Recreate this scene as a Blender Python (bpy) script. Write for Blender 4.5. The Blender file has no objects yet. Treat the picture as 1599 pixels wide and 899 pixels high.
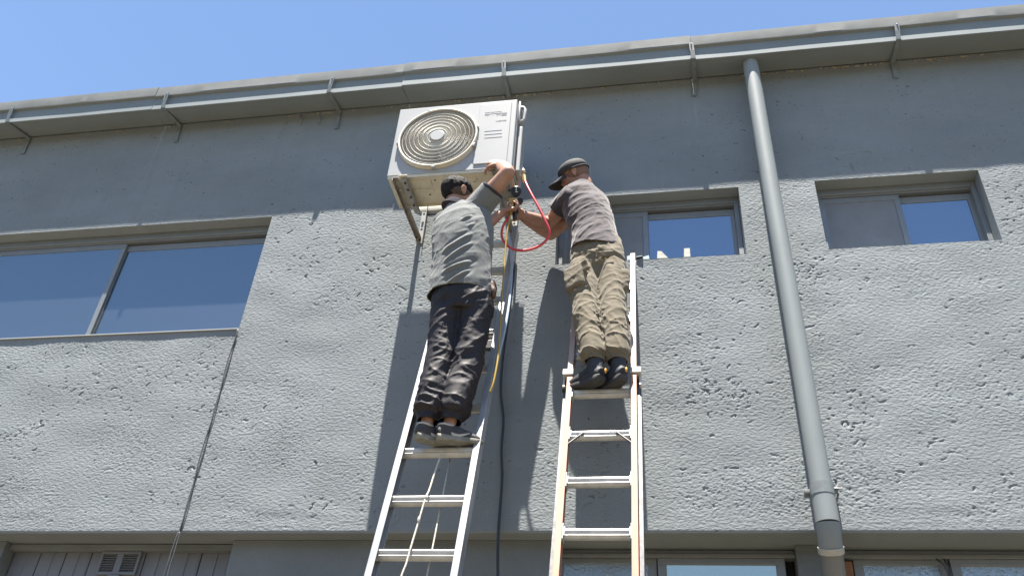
import bpy, bmesh, math, random
import numpy as np
from mathutils import Vector, Matrix

random.seed(7)
rng = np.random.default_rng(11)
C = bpy.context.scene.collection
scn = bpy.context.scene

# ------------------------------------------------------------------ camera
YAW, PITCH, ROLL, FPX = -0.21279929, 0.62938165, 0.07687214, 1348.03
CAM = np.array([0.0, -4.7, 1.6])
_d = np.array([math.sin(YAW)*math.cos(PITCH), math.cos(YAW)*math.cos(PITCH), math.sin(PITCH)])
_r = np.array([math.cos(YAW), -math.sin(YAW), 0.0]); _u = np.cross(_r, _d)
_r, _u = _r*math.cos(ROLL)+_u*math.sin(ROLL), -_r*math.sin(ROLL)+_u*math.cos(ROLL)
cd = bpy.data.cameras.new('camera'); cam = bpy.data.objects.new('camera', cd); C.objects.link(cam)
cd.sensor_width = 36.0; cd.lens = FPX/1599*36.0; cd.clip_start = .05; cd.clip_end = 3000
m = Matrix(((_r[0], _u[0], -_d[0], CAM[0]), (_r[1], _u[1], -_d[1], CAM[1]), (_r[2], _u[2], -_d[2], CAM[2]), (0, 0, 0, 1)))
cam.matrix_world = m
scn.camera = cam

def at(px, py, Y=0.0):
    """survey helper: the point of the photograph (1599x899) on the vertical plane y = Y"""
    v = _d*FPX + _r*(px-799.5) - _u*(py-449.5)
    t = (Y-CAM[1])/v[1]
    return Vector(CAM+v*t)

# ------------------------------------------------------------------ light
TS = 4.7                                    # drop of a shadow on the wall per metre of depth
SL = Vector((-0.10, -1.0, TS)).normalized() # towards the sun
w = bpy.data.worlds.new('World'); scn.world = w; w.use_nodes = True
nt = w.node_tree; bg = nt.nodes['Background']
sky = nt.nodes.new('ShaderNodeTexSky'); sky.sky_type = 'NISHITA'; sky.sun_disc = False
sky.sun_elevation = math.asin(SL.z); sky.sun_rotation = math.atan2(SL.x, SL.y)
sky.altitude = 0; sky.air_density = 1.0; sky.dust_density = 0.0; sky.ozone_density = 1.1
nt.links.new(sky.outputs[0], bg.inputs[0]); bg.inputs[1].default_value = 0.063
sd = bpy.data.lights.new('sun', 'SUN'); sun = bpy.data.objects.new('sun', sd); C.objects.link(sun)
sd.energy = 5.0; sd.angle = math.radians(.5); sd.color = (1, .93, .835)
sun.rotation_euler = SL.to_track_quat('Z', 'Y').to_euler(); sun.location = (0, -3, 12)
scn.view_settings.view_transform = 'Standard'; scn.view_settings.look = 'None'
scn.view_settings.exposure = 2.06; scn.view_settings.gamma = 1

# ------------------------------------------------------------------ materials
def mat(name, col, rough=.6, metal=0.0, spec=.5, var=0.0, vscale=8.0, bump=0.0, bscale=60.0, col2=None, stretch=(1, 1, 1), sub=0.0, sheen=0.0, coat=0.0, detail=4):
    M = bpy.data.materials.new(name); M.use_nodes = True; T = M.node_tree
    b = T.nodes['Principled BSDF']
    b.inputs['Base Color'].default_value = (*col, 1); b.inputs['Roughness'].default_value = rough
    b.inputs['Metallic'].default_value = metal; b.inputs['Specular IOR Level'].default_value = spec
    if sub: b.inputs['Subsurface Weight'].default_value = sub; b.inputs['Subsurface Radius'].default_value = (.012, .005, .003); b.inputs['Subsurface Scale'].default_value = 1
    if sheen: b.inputs['Sheen Weight'].default_value = sheen
    if coat: b.inputs['Coat Weight'].default_value = coat
    tc = T.nodes.new('ShaderNodeTexCoord'); mp = T.nodes.new('ShaderNodeMapping'); mp.inputs['Scale'].default_value = stretch
    T.links.new(tc.outputs['Object'], mp.inputs[0])
    if var or col2:
        n = T.nodes.new('ShaderNodeTexNoise'); n.inputs['Scale'].default_value = vscale; n.inputs['Detail'].default_value = detail; n.inputs['Roughness'].default_value = .6
        T.links.new(mp.outputs[0], n.inputs[0])
        mr = T.nodes.new('ShaderNodeValToRGB')
        c2 = col2 if col2 else tuple(c*(1-var) for c in col)
        c1 = col if col2 else tuple(min(1, c*(1+var)) for c in col)
        mr.color_ramp.elements[0].position = .35; mr.color_ramp.elements[0].color = (*c2, 1)
        mr.color_ramp.elements[1].position = .65; mr.color_ramp.elements[1].color = (*c1, 1)
        T.links.new(n.outputs[0], mr.inputs[0]); T.links.new(mr.outputs[0], b.inputs['Base Color'])
    if bump:
        n2 = T.nodes.new('ShaderNodeTexNoise'); n2.inputs['Scale'].default_value = bscale; n2.inputs['Detail'].default_value = 5
        T.links.new(mp.outputs[0], n2.inputs[0])
        bp = T.nodes.new('ShaderNodeBump'); bp.inputs['Strength'].default_value = 1; bp.inputs['Distance'].default_value = bump
        T.links.new(n2.outputs[0], bp.inputs['Height']); T.links.new(bp.outputs[0], b.inputs['Normal'])
    return M

WC = (.188, .209, .220)
M = {}
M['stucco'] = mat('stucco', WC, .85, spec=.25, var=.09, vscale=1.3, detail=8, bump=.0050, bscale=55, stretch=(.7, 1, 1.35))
M['smooth'] = mat('smooth_render', tuple(c*.97 for c in WC), .8, spec=.3, var=.07, vscale=2.5, detail=8, bump=.001, bscale=40)
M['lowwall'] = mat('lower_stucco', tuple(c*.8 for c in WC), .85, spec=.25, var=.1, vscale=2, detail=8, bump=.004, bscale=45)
M['gutter'] = mat('gutter_paint', (.185, .21, .22), .75, spec=.2, var=.07, vscale=3, detail=6, bump=.0015, bscale=5, stretch=(.6, 1, 1))
M['gutter_top'] = mat('gutter_worn_paint', (.155, .165, .165), .8, spec=.15, var=.12, vscale=4, detail=6, bump=.002, bscale=7)
M['hook'] = mat('hook_paint', (.155, .175, .183), .55, var=.15, vscale=20)
M['pipe'] = mat('pipe_paint', (.20, .225, .232), .6, spec=.25, var=.05, vscale=4, detail=7, stretch=(1, 1, .5), bump=.0008, bscale=12)
M['pipe_low'] = mat('bare_pipe', (0.144, 0.150, 0.144), .5, var=.06, vscale=6)
M['band'] = mat('unpainted_band', (0.344, 0.333, 0.288), .6, var=.08, vscale=25)
M['frame'] = mat('window_aluminium', (.185, .20, .207), .42, metal=.25, var=.05, vscale=10)
M['track'] = mat('window_track', (.09, .09, .09), .6)
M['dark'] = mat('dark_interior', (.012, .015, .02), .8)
M['screen'] = mat('insect_screen', (.17, .185, .205), .8, var=.07, vscale=6, detail=6, bump=.001, bscale=8)
M['ac_white'] = mat('ac_white_paint', (.305, .312, .312), .38, spec=.5, var=.015, vscale=5)
M['ac_base'] = mat('ac_base_sheet', (.56, .53, .43), .45, metal=.15, var=.08, vscale=9, detail=6, bump=.002, bscale=9)  # bounce light from the ground painted in as pale beige
M['ac_grille'] = mat('fan_grille_wire', (.56, .53, .45), .45)
M['ac_cavity'] = mat('fan_cavity', (.05, .045, .05), .8)
M['ac_blade'] = mat('fan_blade', (.36, .35, .32), .55)
M['ac_line'] = mat('pressed_line', (.22, .23, .24), .6)
M['print'] = mat('printed_letters', (.20, .205, .23), .6)
M['zinc'] = mat('galvanised_steel', (0.330, 0.330, 0.310), .42, metal=.55, var=.12, vscale=18, detail=6)
M['rustarm'] = mat('weathered_bracket_arm', (.34, .31, .27), .5, metal=.4, col2=(.22, .19, .165), vscale=25, detail=6)
M['hole'] = mat('hole_dark', (.02, .02, .02), .9)
M['alu'] = mat('ladder_aluminium', (.31, .32, .33), .38, metal=.4, var=.12, vscale=14, detail=7, stretch=(1, 1, .25))
M['alu_dull'] = mat('dull_aluminium', (.12, .12, .125), .5, metal=.5, var=.25, vscale=30, detail=8)
M['rung'] = mat('rung_aluminium', (0.436, 0.432, 0.409), .4, metal=.5, var=.12, vscale=20, detail=7)
M['orange'] = mat('faded_orange_fibreglass', (.40, .21, .145), .6, col2=(.31, .155, .105), vscale=12, detail=7, stretch=(1, 1, .2))
M['orange_sunlit'] = mat('sunlit_fibreglass', (0.475, 0.383, 0.343), .6, col2=(.42, .31, .27), vscale=12, detail=7, stretch=(1, 1, .2))  # strong sunlight on the upper rail painted in as paler orange
M['rope'] = mat('rope_fibre', (.42, .40, .35), .9, var=.2, vscale=80)
M['skin1'] = mat('skin_tanned', (.30, .168, .118), .5, spec=.4, sub=.25, var=.10, vscale=22, detail=6, bump=.0008, bscale=120)
M['skin2'] = mat('skin_ruddy', (.315, .175, .125), .5, spec=.4, sub=.25, var=.12, vscale=22, detail=6, bump=.0008, bscale=120)
M['hair'] = mat('black_hair', (.010, .009, .009), .75, spec=.2, var=.4, vscale=120, bump=.004, bscale=150)
M['stubble'] = mat('cropped_hair', (.035, .026, .022), .85, col2=(.085, .054, .042), vscale=160, detail=3, bump=.001, bscale=260)
M['tee1'] = mat('heather_grey_jersey', (0.130, 0.139, 0.141), .9, spec=.15, var=.16, vscale=190, detail=3, stretch=(1, 1, 2.5), bump=.0012, bscale=380, sheen=.15)
M['trim'] = mat('dark_rib_trim', (.035, .032, .04), .9, spec=.15, bump=.001, bscale=300)
M['tee2'] = mat('charcoal_plum_jersey', (.046, .039, .045), .85, spec=.2, var=.14, vscale=14, detail=6, bump=.001, bscale=350, sheen=.3)
M['pants1'] = mat('black_nylon_trousers', (.0135, .0115, .0145), .60, spec=.35, var=.2, vscale=10, detail=6, bump=.0012, bscale=220)
M['pants2'] = mat('khaki_cotton', (.150, .130, .094), .85, spec=.2, col2=(.120, .102, .072), vscale=9, detail=7, bump=.0015, bscale=260, sheen=.15)
M['boot'] = mat('black_boot_suede', (.02, .022, .028), .7, var=.4, vscale=30)
M['shoe'] = mat('shoe_mesh_grey', (.05, .049, .05), .75, col2=(.03, .029, .031), vscale=28, detail=5, bump=.001, bscale=300)
M['sole'] = mat('shoe_sole_pale', (.17, .165, .14), .7, var=.2, vscale=30, bump=.001, bscale=60)
M['sole_dark'] = mat('boot_sole', (.03, .03, .032), .7)
M['shoe_white'] = mat('shoe_white_patch', (0.344, 0.349, 0.344), .6)
M['amber'] = mat('amber_heel_tab', (.55, .27, .03), .6)
M['cap'] = mat('black_cap_cloth', (.028, .030, .033), .85, var=.3, vscale=40, bump=.001, bscale=300)
M['black'] = mat('black_plastic', (.012, .013, .015), .35)
M['glove'] = mat('black_work_glove', (.02, .02, .024), .8, bump=.001, bscale=200)
M['brass'] = mat('brass', (.55, .40, .18), .35, metal=.8)
M['white'] = mat('white_plastic', (0.475, 0.475, 0.462), .4)
M['red'] = mat('red_hose', (.55, .045, .06), .32, spec=.6)
M['yellow'] = mat('yellow_hose', (.36, .24, .035), .4, spec=.5)
M['tube'] = mat('grey_blue_tube', (.30, .36, .44), .4, spec=.5)
M['cable'] = mat('black_cable', (.022, .027, .034), .55)
M['wire'] = mat('grey_wire', (.05, .055, .062), .6)
M['foam'] = mat('cream_foam', (.46, .45, .38), .8, var=.1, vscale=25, bump=.002, bscale=60)
M['clearp'] = mat('pale_blue_film', (.42, .52, .60), .35)
M['shutter'] = mat('shutter_paint', (.145, .158, .185), .5, var=.05, vscale=6, detail=6)
M['leather'] = mat('tan_leather', (.07, .035, .02), .6, var=.2, vscale=40)
M['ground'] = mat('asphalt_ground', (.105, .090, .062), .9, var=.14, vscale=.8, detail=9, bump=.003, bscale=30)
M['wood'] = mat('brown_frame', (.20, .09, .04), .6, var=.2, vscale=20)
M['felt'] = mat('roof_sheet', (.25, .26, .27), .6, var=.1)

for key in ('stucco', 'smooth'):
    T = M[key].node_tree; b = T.nodes['Principled BSDF']; src = b.inputs['Base Color'].links[0].from_socket
    tc = T.nodes.new('ShaderNodeTexCoord'); mp = T.nodes.new('ShaderNodeMapping'); mp.inputs['Scale'].default_value = (9, 1, .45); T.links.new(tc.outputs['Object'], mp.inputs[0])
    n = T.nodes.new('ShaderNodeTexNoise'); n.inputs['Scale'].default_value = 1; n.inputs['Detail'].default_value = 7; T.links.new(mp.outputs[0], n.inputs[0])
    r = T.nodes.new('ShaderNodeMapRange'); r.inputs[1].default_value = .5; r.inputs[2].default_value = .78; r.inputs[3].default_value = 0; r.inputs[4].default_value = .22; T.links.new(n.outputs[0], r.inputs[0])
    mx = T.nodes.new('ShaderNodeMixRGB'); mx.inputs[2].default_value = (WC[0]*.72, WC[1]*.72, WC[2]*.66, 1); T.links.new(r.outputs[0], mx.inputs[0]); T.links.new(src, mx.inputs[1])
    n2 = T.nodes.new('ShaderNodeTexNoise'); n2.inputs['Scale'].default_value = 38; n2.inputs['Detail'].default_value = 6; T.links.new(tc.outputs['Object'], n2.inputs[0])
    r2 = T.nodes.new('ShaderNodeMapRange'); r2.inputs[1].default_value = .62; r2.inputs[2].default_value = .70; r2.inputs[4].default_value = .35; T.links.new(n2.outputs[0], r2.inputs[0])
    m2_ = T.nodes.new('ShaderNodeMixRGB'); m2_.inputs[2].default_value = (WC[0]*1.15, WC[1]*1.08, WC[2]*.95, 1); T.links.new(r2.outputs[0], m2_.inputs[0]); T.links.new(mx.outputs[0], m2_.inputs[1])
    if key == 'stucco':  # dark specks painted in for the shade inside deep pits
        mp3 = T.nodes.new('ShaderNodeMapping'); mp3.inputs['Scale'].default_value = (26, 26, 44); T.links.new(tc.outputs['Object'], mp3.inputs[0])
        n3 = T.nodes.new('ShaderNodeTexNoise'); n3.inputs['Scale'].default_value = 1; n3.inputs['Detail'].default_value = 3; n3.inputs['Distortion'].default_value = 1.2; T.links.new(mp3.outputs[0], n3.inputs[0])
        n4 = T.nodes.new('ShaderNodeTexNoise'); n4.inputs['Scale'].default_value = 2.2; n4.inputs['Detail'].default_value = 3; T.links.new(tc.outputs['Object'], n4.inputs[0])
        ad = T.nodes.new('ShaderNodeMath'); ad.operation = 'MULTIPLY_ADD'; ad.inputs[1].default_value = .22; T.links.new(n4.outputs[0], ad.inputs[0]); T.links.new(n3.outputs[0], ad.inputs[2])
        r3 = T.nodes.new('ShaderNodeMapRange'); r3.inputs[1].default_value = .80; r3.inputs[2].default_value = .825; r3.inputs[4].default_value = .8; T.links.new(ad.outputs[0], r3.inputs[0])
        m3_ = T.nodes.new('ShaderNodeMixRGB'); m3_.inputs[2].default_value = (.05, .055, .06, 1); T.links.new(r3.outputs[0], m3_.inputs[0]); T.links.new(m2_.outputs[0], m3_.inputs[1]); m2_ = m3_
    T.links.new(m2_.outputs[0], b.inputs['Base Color'])

def glass(name, dark, tint, fac, rough=.02, dust=0.0, bump=0.0, bscale=4.0):
    g = bpy.data.materials.new(name); g.use_nodes = True; T = g.node_tree
    b = T.nodes['Principled BSDF']; out = T.nodes['Material Output']
    b.inputs['Base Color'].default_value = (*dark, 1); b.inputs['Roughness'].default_value = .5
    gl = T.nodes.new('ShaderNodeBsdfGlossy'); gl.inputs['Color'].default_value = (*tint, 1); gl.inputs['Roughness'].default_value = rough
    mx = T.nodes.new('ShaderNodeMixShader'); mx.inputs[0].default_value = fac
    T.links.new(b.outputs[0], mx.inputs[1]); T.links.new(gl.outputs[0], mx.inputs[2]); T.links.new(mx.outputs[0], out.inputs[0])
    tc = T.nodes.new('ShaderNodeTexCoord')
    n = T.nodes.new('ShaderNodeTexNoise'); n.inputs['Scale'].default_value = bscale; n.inputs['Detail'].default_value = 3
    T.links.new(tc.outputs['Object'], n.inputs[0])
    if bump:
        bp = T.nodes.new('ShaderNodeBump'); bp.inputs['Distance'].default_value = bump
        T.links.new(n.outputs[0], bp.inputs['Height']); T.links.new(bp.outputs[0], gl.inputs['Normal'])
    if dust:
        n3 = T.nodes.new('ShaderNodeTexNoise'); n3.inputs['Scale'].default_value = 3; n3.inputs['Detail'].default_value = 10
        T.links.new(tc.outputs['Object'], n3.inputs[0])
        cr = T.nodes.new('ShaderNodeMixRGB'); cr.inputs[1].default_value = (*dark, 1); cr.inputs[2].default_value = (dark[0]+dust, dark[1]+dust, dark[2]+dust*.95, 1)
        T.links.new(n3.outputs[0], cr.inputs[0]); T.links.new(cr.outputs[0], b.inputs['Base Color'])
    return g
M['glass'] = glass('window_glass', (.012, .024, .042), (.44, .51, .56), .36, dust=.008, bump=.0006, bscale=2.5)
M['glass_clear'] = glass('clear_reflecting_glass', (.02, .04, .075), (.48, .57, .68), .40, dust=.01, bump=.0003)
M['glass_low'] = glass('street_window_glass', (.06, .075, .075), (.78, .82, .70), .40, dust=.06)
M['glass_frost'] = glass('patterned_glass', (.10, .12, .13), (.6, .7, .75), .45, rough=.2, dust=.08, bump=.005, bscale=70)

# ------------------------------------------------------------------ object helpers
def props(o, label=None, cat=None, group=None, kind=None):
    for k, v in (('label', label), ('category', cat), ('group', group), ('kind', kind)):
        if v: o[k] = v
    return o
def thing(name, loc, label, cat, group=None):
    o = bpy.data.objects.new(name, None); o.empty_display_size = .1; C.objects.link(o); o.location = loc
    return props(o, label, cat, group)
def wloc(o):
    v = Vector((0, 0, 0))
    while o: v += o.location; o = o.parent
    return v
def link(name, me, mt, parent=None, smooth=False, origin=None):
    o = bpy.data.objects.new(name, me); C.objects.link(o)
    if mt is not None and not me.materials: me.materials.append(mt)
    if parent: o.parent = parent
    if smooth: me.polygons.foreach_set('use_smooth', [True]*len(me.polygons))
    return o
class MB:
    """collects shapes in world coordinates"""
    def __init__(s): s.v = []; s.f = []; s.mi = []; s.cur = 0
    def add(s, vs, fs):
        n = len(s.v); s.v += [tuple(v) for v in vs]; s.f += [tuple(i+n for i in f) for f in fs]; s.mi += [s.cur]*len(fs); return s
    def box(s, a, b, bev=0.0):
        (x0, y0, z0), (x1, y1, z1) = [min(p, q) for p, q in zip(a, b)], [max(p, q) for p, q in zip(a, b)]
        return s.obox(Vector(((x0+x1)/2, (y0+y1)/2, (z0+z1)/2)), Vector((1, 0, 0)), Vector((0, 1, 0)), Vector((0, 0, 1)), (x1-x0)/2, (y1-y0)/2, (z1-z0)/2, bev)
    def obox(s, c, ax, ay, az, hx, hy, hz, bev=0.0):
        c = Vector(c)
        if not bev:
            vs = [c+ax*(hx*i)+ay*(hy*j)+az*(hz*k) for i in (-1, 1) for j in (-1, 1) for k in (-1, 1)]
            return s.add(vs, [(0, 1, 3, 2), (4, 6, 7, 5), (0, 4, 5, 1), (2, 3, 7, 6), (0, 2, 6, 4), (1, 5, 7, 3)])
        bm = bmesh.new(); bmesh.ops.create_cube(bm, size=2)
        for v in bm.verts: v.co = Vector((v.co.x*hx, v.co.y*hy, v.co.z*hz))
        bmesh.ops.bevel(bm, geom=list(bm.edges), offset=bev, segments=2, affect='EDGES', profile=.5)
        bm.verts.index_update()
        vs = [c+ax*v.co.x+ay*v.co.y+az*v.co.z for v in bm.verts]; fs = [[v.index for v in f.verts] for f in bm.faces]; bm.free()
        return s.add(vs, fs)
    def tube(s, pts, r, n=8, caps=True, flat=None):
        pts = [Vector(p) for p in pts]; R = r if hasattr(r, '__len__') else [r]*len(pts)
        vs = []; up = None
        for i, p in enumerate(pts):
            t = (pts[min(i+1, len(pts)-1)]-pts[max(i-1, 0)]).normalized()
            if up is None:
                up = Vector((0, 0, 1)) if abs(t.z) < .9 else Vector((1, 0, 0))
            a = t.cross(up)
            if a.length < 1e-6: a = t.orthogonal()
            a.normalize(); b = a.cross(t).normalized(); up = b
            for k in range(n):
                th = 2*math.pi*k/n; vs.append(p+(a*math.cos(th)+b*math.sin(th)*(flat or 1))*R[i])
        fs = [(i*n+k, i*n+(k+1) % n, (i+1)*n+(k+1) % n, (i+1)*n+k) for i in range(len(pts)-1) for k in range(n)]
        if caps: fs += [tuple(range(n))[::-1], tuple((len(pts)-1)*n+k for k in range(n))]
        return s.add(vs, fs)
    def ribbon(s, pts, side, w, t):
        """strap of width w along side, thickness t"""
        side = Vector(side).normalized(); pts = [Vector(p) for p in pts]; vs = []
        for i, p in enumerate(pts):
            tn = (pts[min(i+1, len(pts)-1)]-pts[max(i-1, 0)]).normalized(); n = tn.cross(side).normalized(); sd_ = n.cross(tn).normalized()
            for a, b in ((-1, -1), (1, -1), (1, 1), (-1, 1)): vs.append(p+sd_*(a*w/2)+n*(b*t/2))
        fs = [(i*4+k, i*4+(k+1) % 4, (i+1)*4+(k+1) % 4, (i+1)*4+k) for i in range(len(pts)-1) for k in range(4)]
        fs += [(3, 2, 1, 0), tuple((len(pts)-1)*4+k for k in range(4))]
        return s.add(vs, fs)
    def ell(s, c, ax, ay, az, nu=16, nv=10):
        """ellipsoid: ax, ay, az are full radius vectors"""
        c = Vector(c); vs = [c+az]; 
        for i in range(1, nv):
            ph = math.pi*i/nv
            for k in range(nu):
                th = 2*math.pi*k/nu; vs.append(c+az*math.cos(ph)+(ax*math.cos(th)+ay*math.sin(th))*math.sin(ph))
        vs.append(c-az); fs = []
        for k in range(nu): fs.append((0, 1+k, 1+(k+1) % nu))
        for i in range(nv-2):
            for k in range(nu): a = 1+i*nu; fs.append((a+k, a+nu+k, a+nu+(k+1) % nu, a+(k+1) % nu))
        a = 1+(nv-2)*nu
        for k in range(nu): fs.append((a+k, a+nu, a+(k+1) % nu))
        return s.add(vs, fs)
    def loft(s, st, n=24):
        """stations (centre, half width, half depth, side vector): closed elliptical tube"""
        vs = []; cs = [Vector(q[0]) for q in st]
        for i, (c, a, b, sd_) in enumerate(st):
            t = (cs[min(i+1, len(cs)-1)]-cs[max(i-1, 0)]).normalized(); X = Vector(sd_)-t*Vector(sd_).dot(t)
            if X.length < 1e-5: X = t.orthogonal()
            X.normalize(); Yv = t.cross(X).normalized()
            for k in range(n):
                th = 2*math.pi*k/n; vs.append(Vector(c)+X*(a*math.cos(th))+Yv*(b*math.sin(th)))
        fs = [(i*n+k, i*n+(k+1) % n, (i+1)*n+(k+1) % n, (i+1)*n+k) for i in range(len(st)-1) for k in range(n)]
        fs += [tuple(range(n))[::-1], tuple((len(st)-1)*n+k for k in range(n))]
        return s.add(vs, fs)
    def limb(s, pts, rs, n=16):
        """rounded limb through points with radii (spheres at the joints)"""
        st = [(p, r, r, Vector((1, .1, .05))) for p, r in zip(pts, rs)]
        s.loft(st, n)
        for p, r in zip(pts, rs): s.ell(p, Vector((r, 0, 0)), Vector((0, r, 0)), Vector((0, 0, r)), 12, 8)
        return s
    def mesh(s, name, off=Vector((0, 0, 0))):
        me = bpy.data.meshes.new(name)
        me.from_pydata([(a-off.x, b-off.y, c-off.z) for a, b, c in s.v], [], s.f)
        if any(s.mi): me.polygons.foreach_set('material_index', s.mi)
        me.update(); return me
    def build(s, name, mt, parent=None, smooth=False, label=None, sharp=None, fix=True):
        me = s.mesh(name, wloc(parent) if parent else Vector((0, 0, 0)))
        mats = mt if isinstance(mt, (list, tuple)) else [mt]
        for q in mats: me.materials.append(q)
        if fix:
            bm = bmesh.new(); bm.from_mesh(me); bmesh.ops.recalc_face_normals(bm, faces=bm.faces); bm.to_mesh(me); bm.free()
        if smooth: me.polygons.foreach_set('use_smooth', [True]*len(me.polygons))
        if sharp:
            me.set_sharp_from_angle(angle=math.radians(sharp))
        o = bpy.data.objects.new(name, me); C.objects.link(o)
        if parent: o.parent = parent
        if label: o['label'] = label
        return o

# numpy gradient noise
_P = rng.permutation(256); _P = np.concatenate([_P, _P, _P])
_G = rng.normal(size=(256, 3)); _G /= np.linalg.norm(_G, axis=1)[:, None]
def pnoise(p):
    i = np.floor(p).astype(int); f = p-i; i &= 255; u = f*f*f*(f*(f*6-15)+10)
    def g(dx, dy, dz):
        h = _P[_P[_P[(i[:, 0]+dx) & 255]+((i[:, 1]+dy) & 255)]+((i[:, 2]+dz) & 255)] & 255
        return (_G[h]*(f-np.array([dx, dy, dz]))).sum(1)
    L = lambda a, b, t: a+(b-a)*t
    x00 = L(g(0, 0, 0), g(1, 0, 0), u[:, 0]); x10 = L(g(0, 1, 0), g(1, 1, 0), u[:, 0])
    x01 = L(g(0, 0, 1), g(1, 0, 1), u[:, 0]); x11 = L(g(0, 1, 1), g(1, 1, 1), u[:, 0])
    return L(L(x00, x10, u[:, 1]), L(x01, x11, u[:, 1]), u[:, 2])
def fbm(p, o=3): return sum(pnoise(p*2**k+k*7.3)*.5**k for k in range(o))
def ridges(P, along, freq, squash=.3, seed=0, warp=.35, sharp=2.0):
    """0..1 crest field of folds that run along the direction 'along' (world)"""
    a = np.array(Vector(along).normalized()); b = np.array(Vector(along).orthogonal().normalized()); c = np.cross(a, b)
    q = np.stack([P@a*squash, P@b, P@c], 1)*freq
    wv = np.stack([pnoise(q*.45+seed), pnoise(q*.45+seed+31), pnoise(q*.45+seed+57)], 1)
    n = pnoise(q+wv*warp*3+seed*3.1)
    return (1-np.clip(np.abs(n)*2.6, 0, 1))**sharp

def sculpt(mb, name, mt, parent, voxel=.008, smooth=4, disp=None, label=None, folds=None, cuts=None):
    """closed union of the shapes in mb: voxel remesh, smoothed, then displaced along its normals"""
    me = mb.mesh(name)
    bm = bmesh.new(); bm.from_mesh(me); bmesh.ops.recalc_face_normals(bm, faces=bm.faces); bm.to_mesh(me); bm.free()
    tmp = bpy.data.objects.new('tmp', me); C.objects.link(tmp)
    r = tmp.modifiers.new('r', 'REMESH'); r.mode = 'VOXEL'; r.voxel_size = voxel; r.adaptivity = 0
    if smooth:
        s_ = tmp.modifiers.new('s', 'SMOOTH'); s_.factor = .5; s_.iterations = smooth
    dg = bpy.context.evaluated_depsgraph_get(); dg.update()
    out = bpy.data.meshes.new_from_object(tmp.evaluated_get(dg))
    bpy.data.objects.remove(tmp); bpy.data.meshes.remove(me)
    n = len(out.vertices); co = np.empty(n*3, dtype=np.float64); out.vertices.foreach_get('co', co); co = co.reshape(-1, 3)
    if disp or folds:
        nr = np.empty(n*3); out.vertices.foreach_get('normal', nr); nr = nr.reshape(-1, 3); dd = np.zeros(n)
        if disp: dd += disp(co, nr)
        for (p0, p1, wd, am) in (folds or []):
            a = np.array(p0); b = np.array(p1); ab = b-a; L = (ab@ab); t = np.clip((co-a)@ab/L, 0, 1)
            q = a+t[:, None]*ab; dist = np.linalg.norm(co-q, axis=1)
            tap = np.clip(np.minimum(t, 1-t)*5+.25, 0, 1)
            dd += am*tap*np.exp(-(dist/wd)**2)-am*.45*tap*np.exp(-((dist-wd*1.9)/(wd*.8))**2)
        co = co+nr*dd[:, None]
    out.vertices.foreach_set('co', co.ravel()); out.name = name
    if cuts:                                              # crisp hems: trim the closed form open at a plane, keep a folded-in edge
        bm = bmesh.new(); bm.from_mesh(out)
        for pt, nm in cuts:
            bmesh.ops.bisect_plane(bm, geom=bm.verts[:]+bm.edges[:]+bm.faces[:], plane_co=Vector(pt), plane_no=Vector(nm), clear_outer=True)
            be = [e for e in bm.edges if e.is_boundary and abs((e.verts[0].co-Vector(pt)).dot(Vector(nm).normalized())) < .001]
            r_ = bmesh.ops.extrude_edge_only(bm, edges=be); nv_ = [g for g in r_['geom'] if isinstance(g, bmesh.types.BMVert)]
            bm.normal_update(); cen = {}
            for v in nv_:
                src = [e.other_vert(v) for e in v.link_edges if e.other_vert(v) not in nv_]; n_ = src[0].normal.copy(); n_ -= Vector(nm).normalized()*n_.dot(Vector(nm).normalized()); cen[v] = n_
            for v, n_ in cen.items(): v.co -= n_*.006
        bmesh.ops.recalc_face_normals(bm, faces=bm.faces); bm.to_mesh(out); bm.free()
    if parent: out.transform(Matrix.Translation(-wloc(parent)))
    out.materials.clear(); out.materials.append(mt)
    out.polygons.foreach_set('use_smooth', [True]*len(out.polygons)); out.update()
    o = bpy.data.objects.new(name, out); C.objects.link(o)
    if parent: o.parent = parent
    if label: o['label'] = label
    return o

# ================================================================== SETTING
mb = MB(); 
gx = [-400, -30, -6, 0, 6, 30, 400]; mb.add([(x, y, 0) for y in (-400, -30, -8, 0, 400) for x in gx], [(j*7+i, j*7+i+1, (j+1)*7+i+1, (j+1)*7+i) for j in range(4) for i in range(6)])
props(mb.build('ground', M['ground']), kind='structure')

ZB, ZT = 3.37, 7.085          # upper wall
XL, XR = -9.0, 6.0
WIN = [(-6.55, -2.975, 4.855, 5.913), (-.722, .571, 5.287, 5.895), (1.09, 2.157, 5.293, 5.905)]
RD = .12                      # reveal depth

bld = thing('building', (-1.5, 0, 0), 'two storey building with rough grey-green stucco wall, metal gutter and aluminium windows', 'building')

# unseen houses added behind the camera to block low sky and deepen wall shade
opp = thing('sky_blocking_row', (0, -31, 0), 'unseen two storey building added across the street to block low sky', 'building')
mb = MB(); mb.box((-60, -40, 0), (60, -28, 8.6)); mb.build('wall', mat('added_row_facade', (.16, .145, .12), .9, var=.1, vscale=1), opp)
mb = MB(); mb.box((-60.3, -40.3, 8.6), (60.3, -27.6, 8.9)); mb.build('roof', M['felt'], opp)  # roof of the added unseen row
for k in range(24):
    for z_ in (1.0, 4.9):
        mb = MB(); mb.box((-57.5+k*5, -28.0, z_), (-55.5+k*5, -27.95, z_+1.5)); mb.build('window', M['glass_low'], opp)  # windows of the added unseen row

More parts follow.
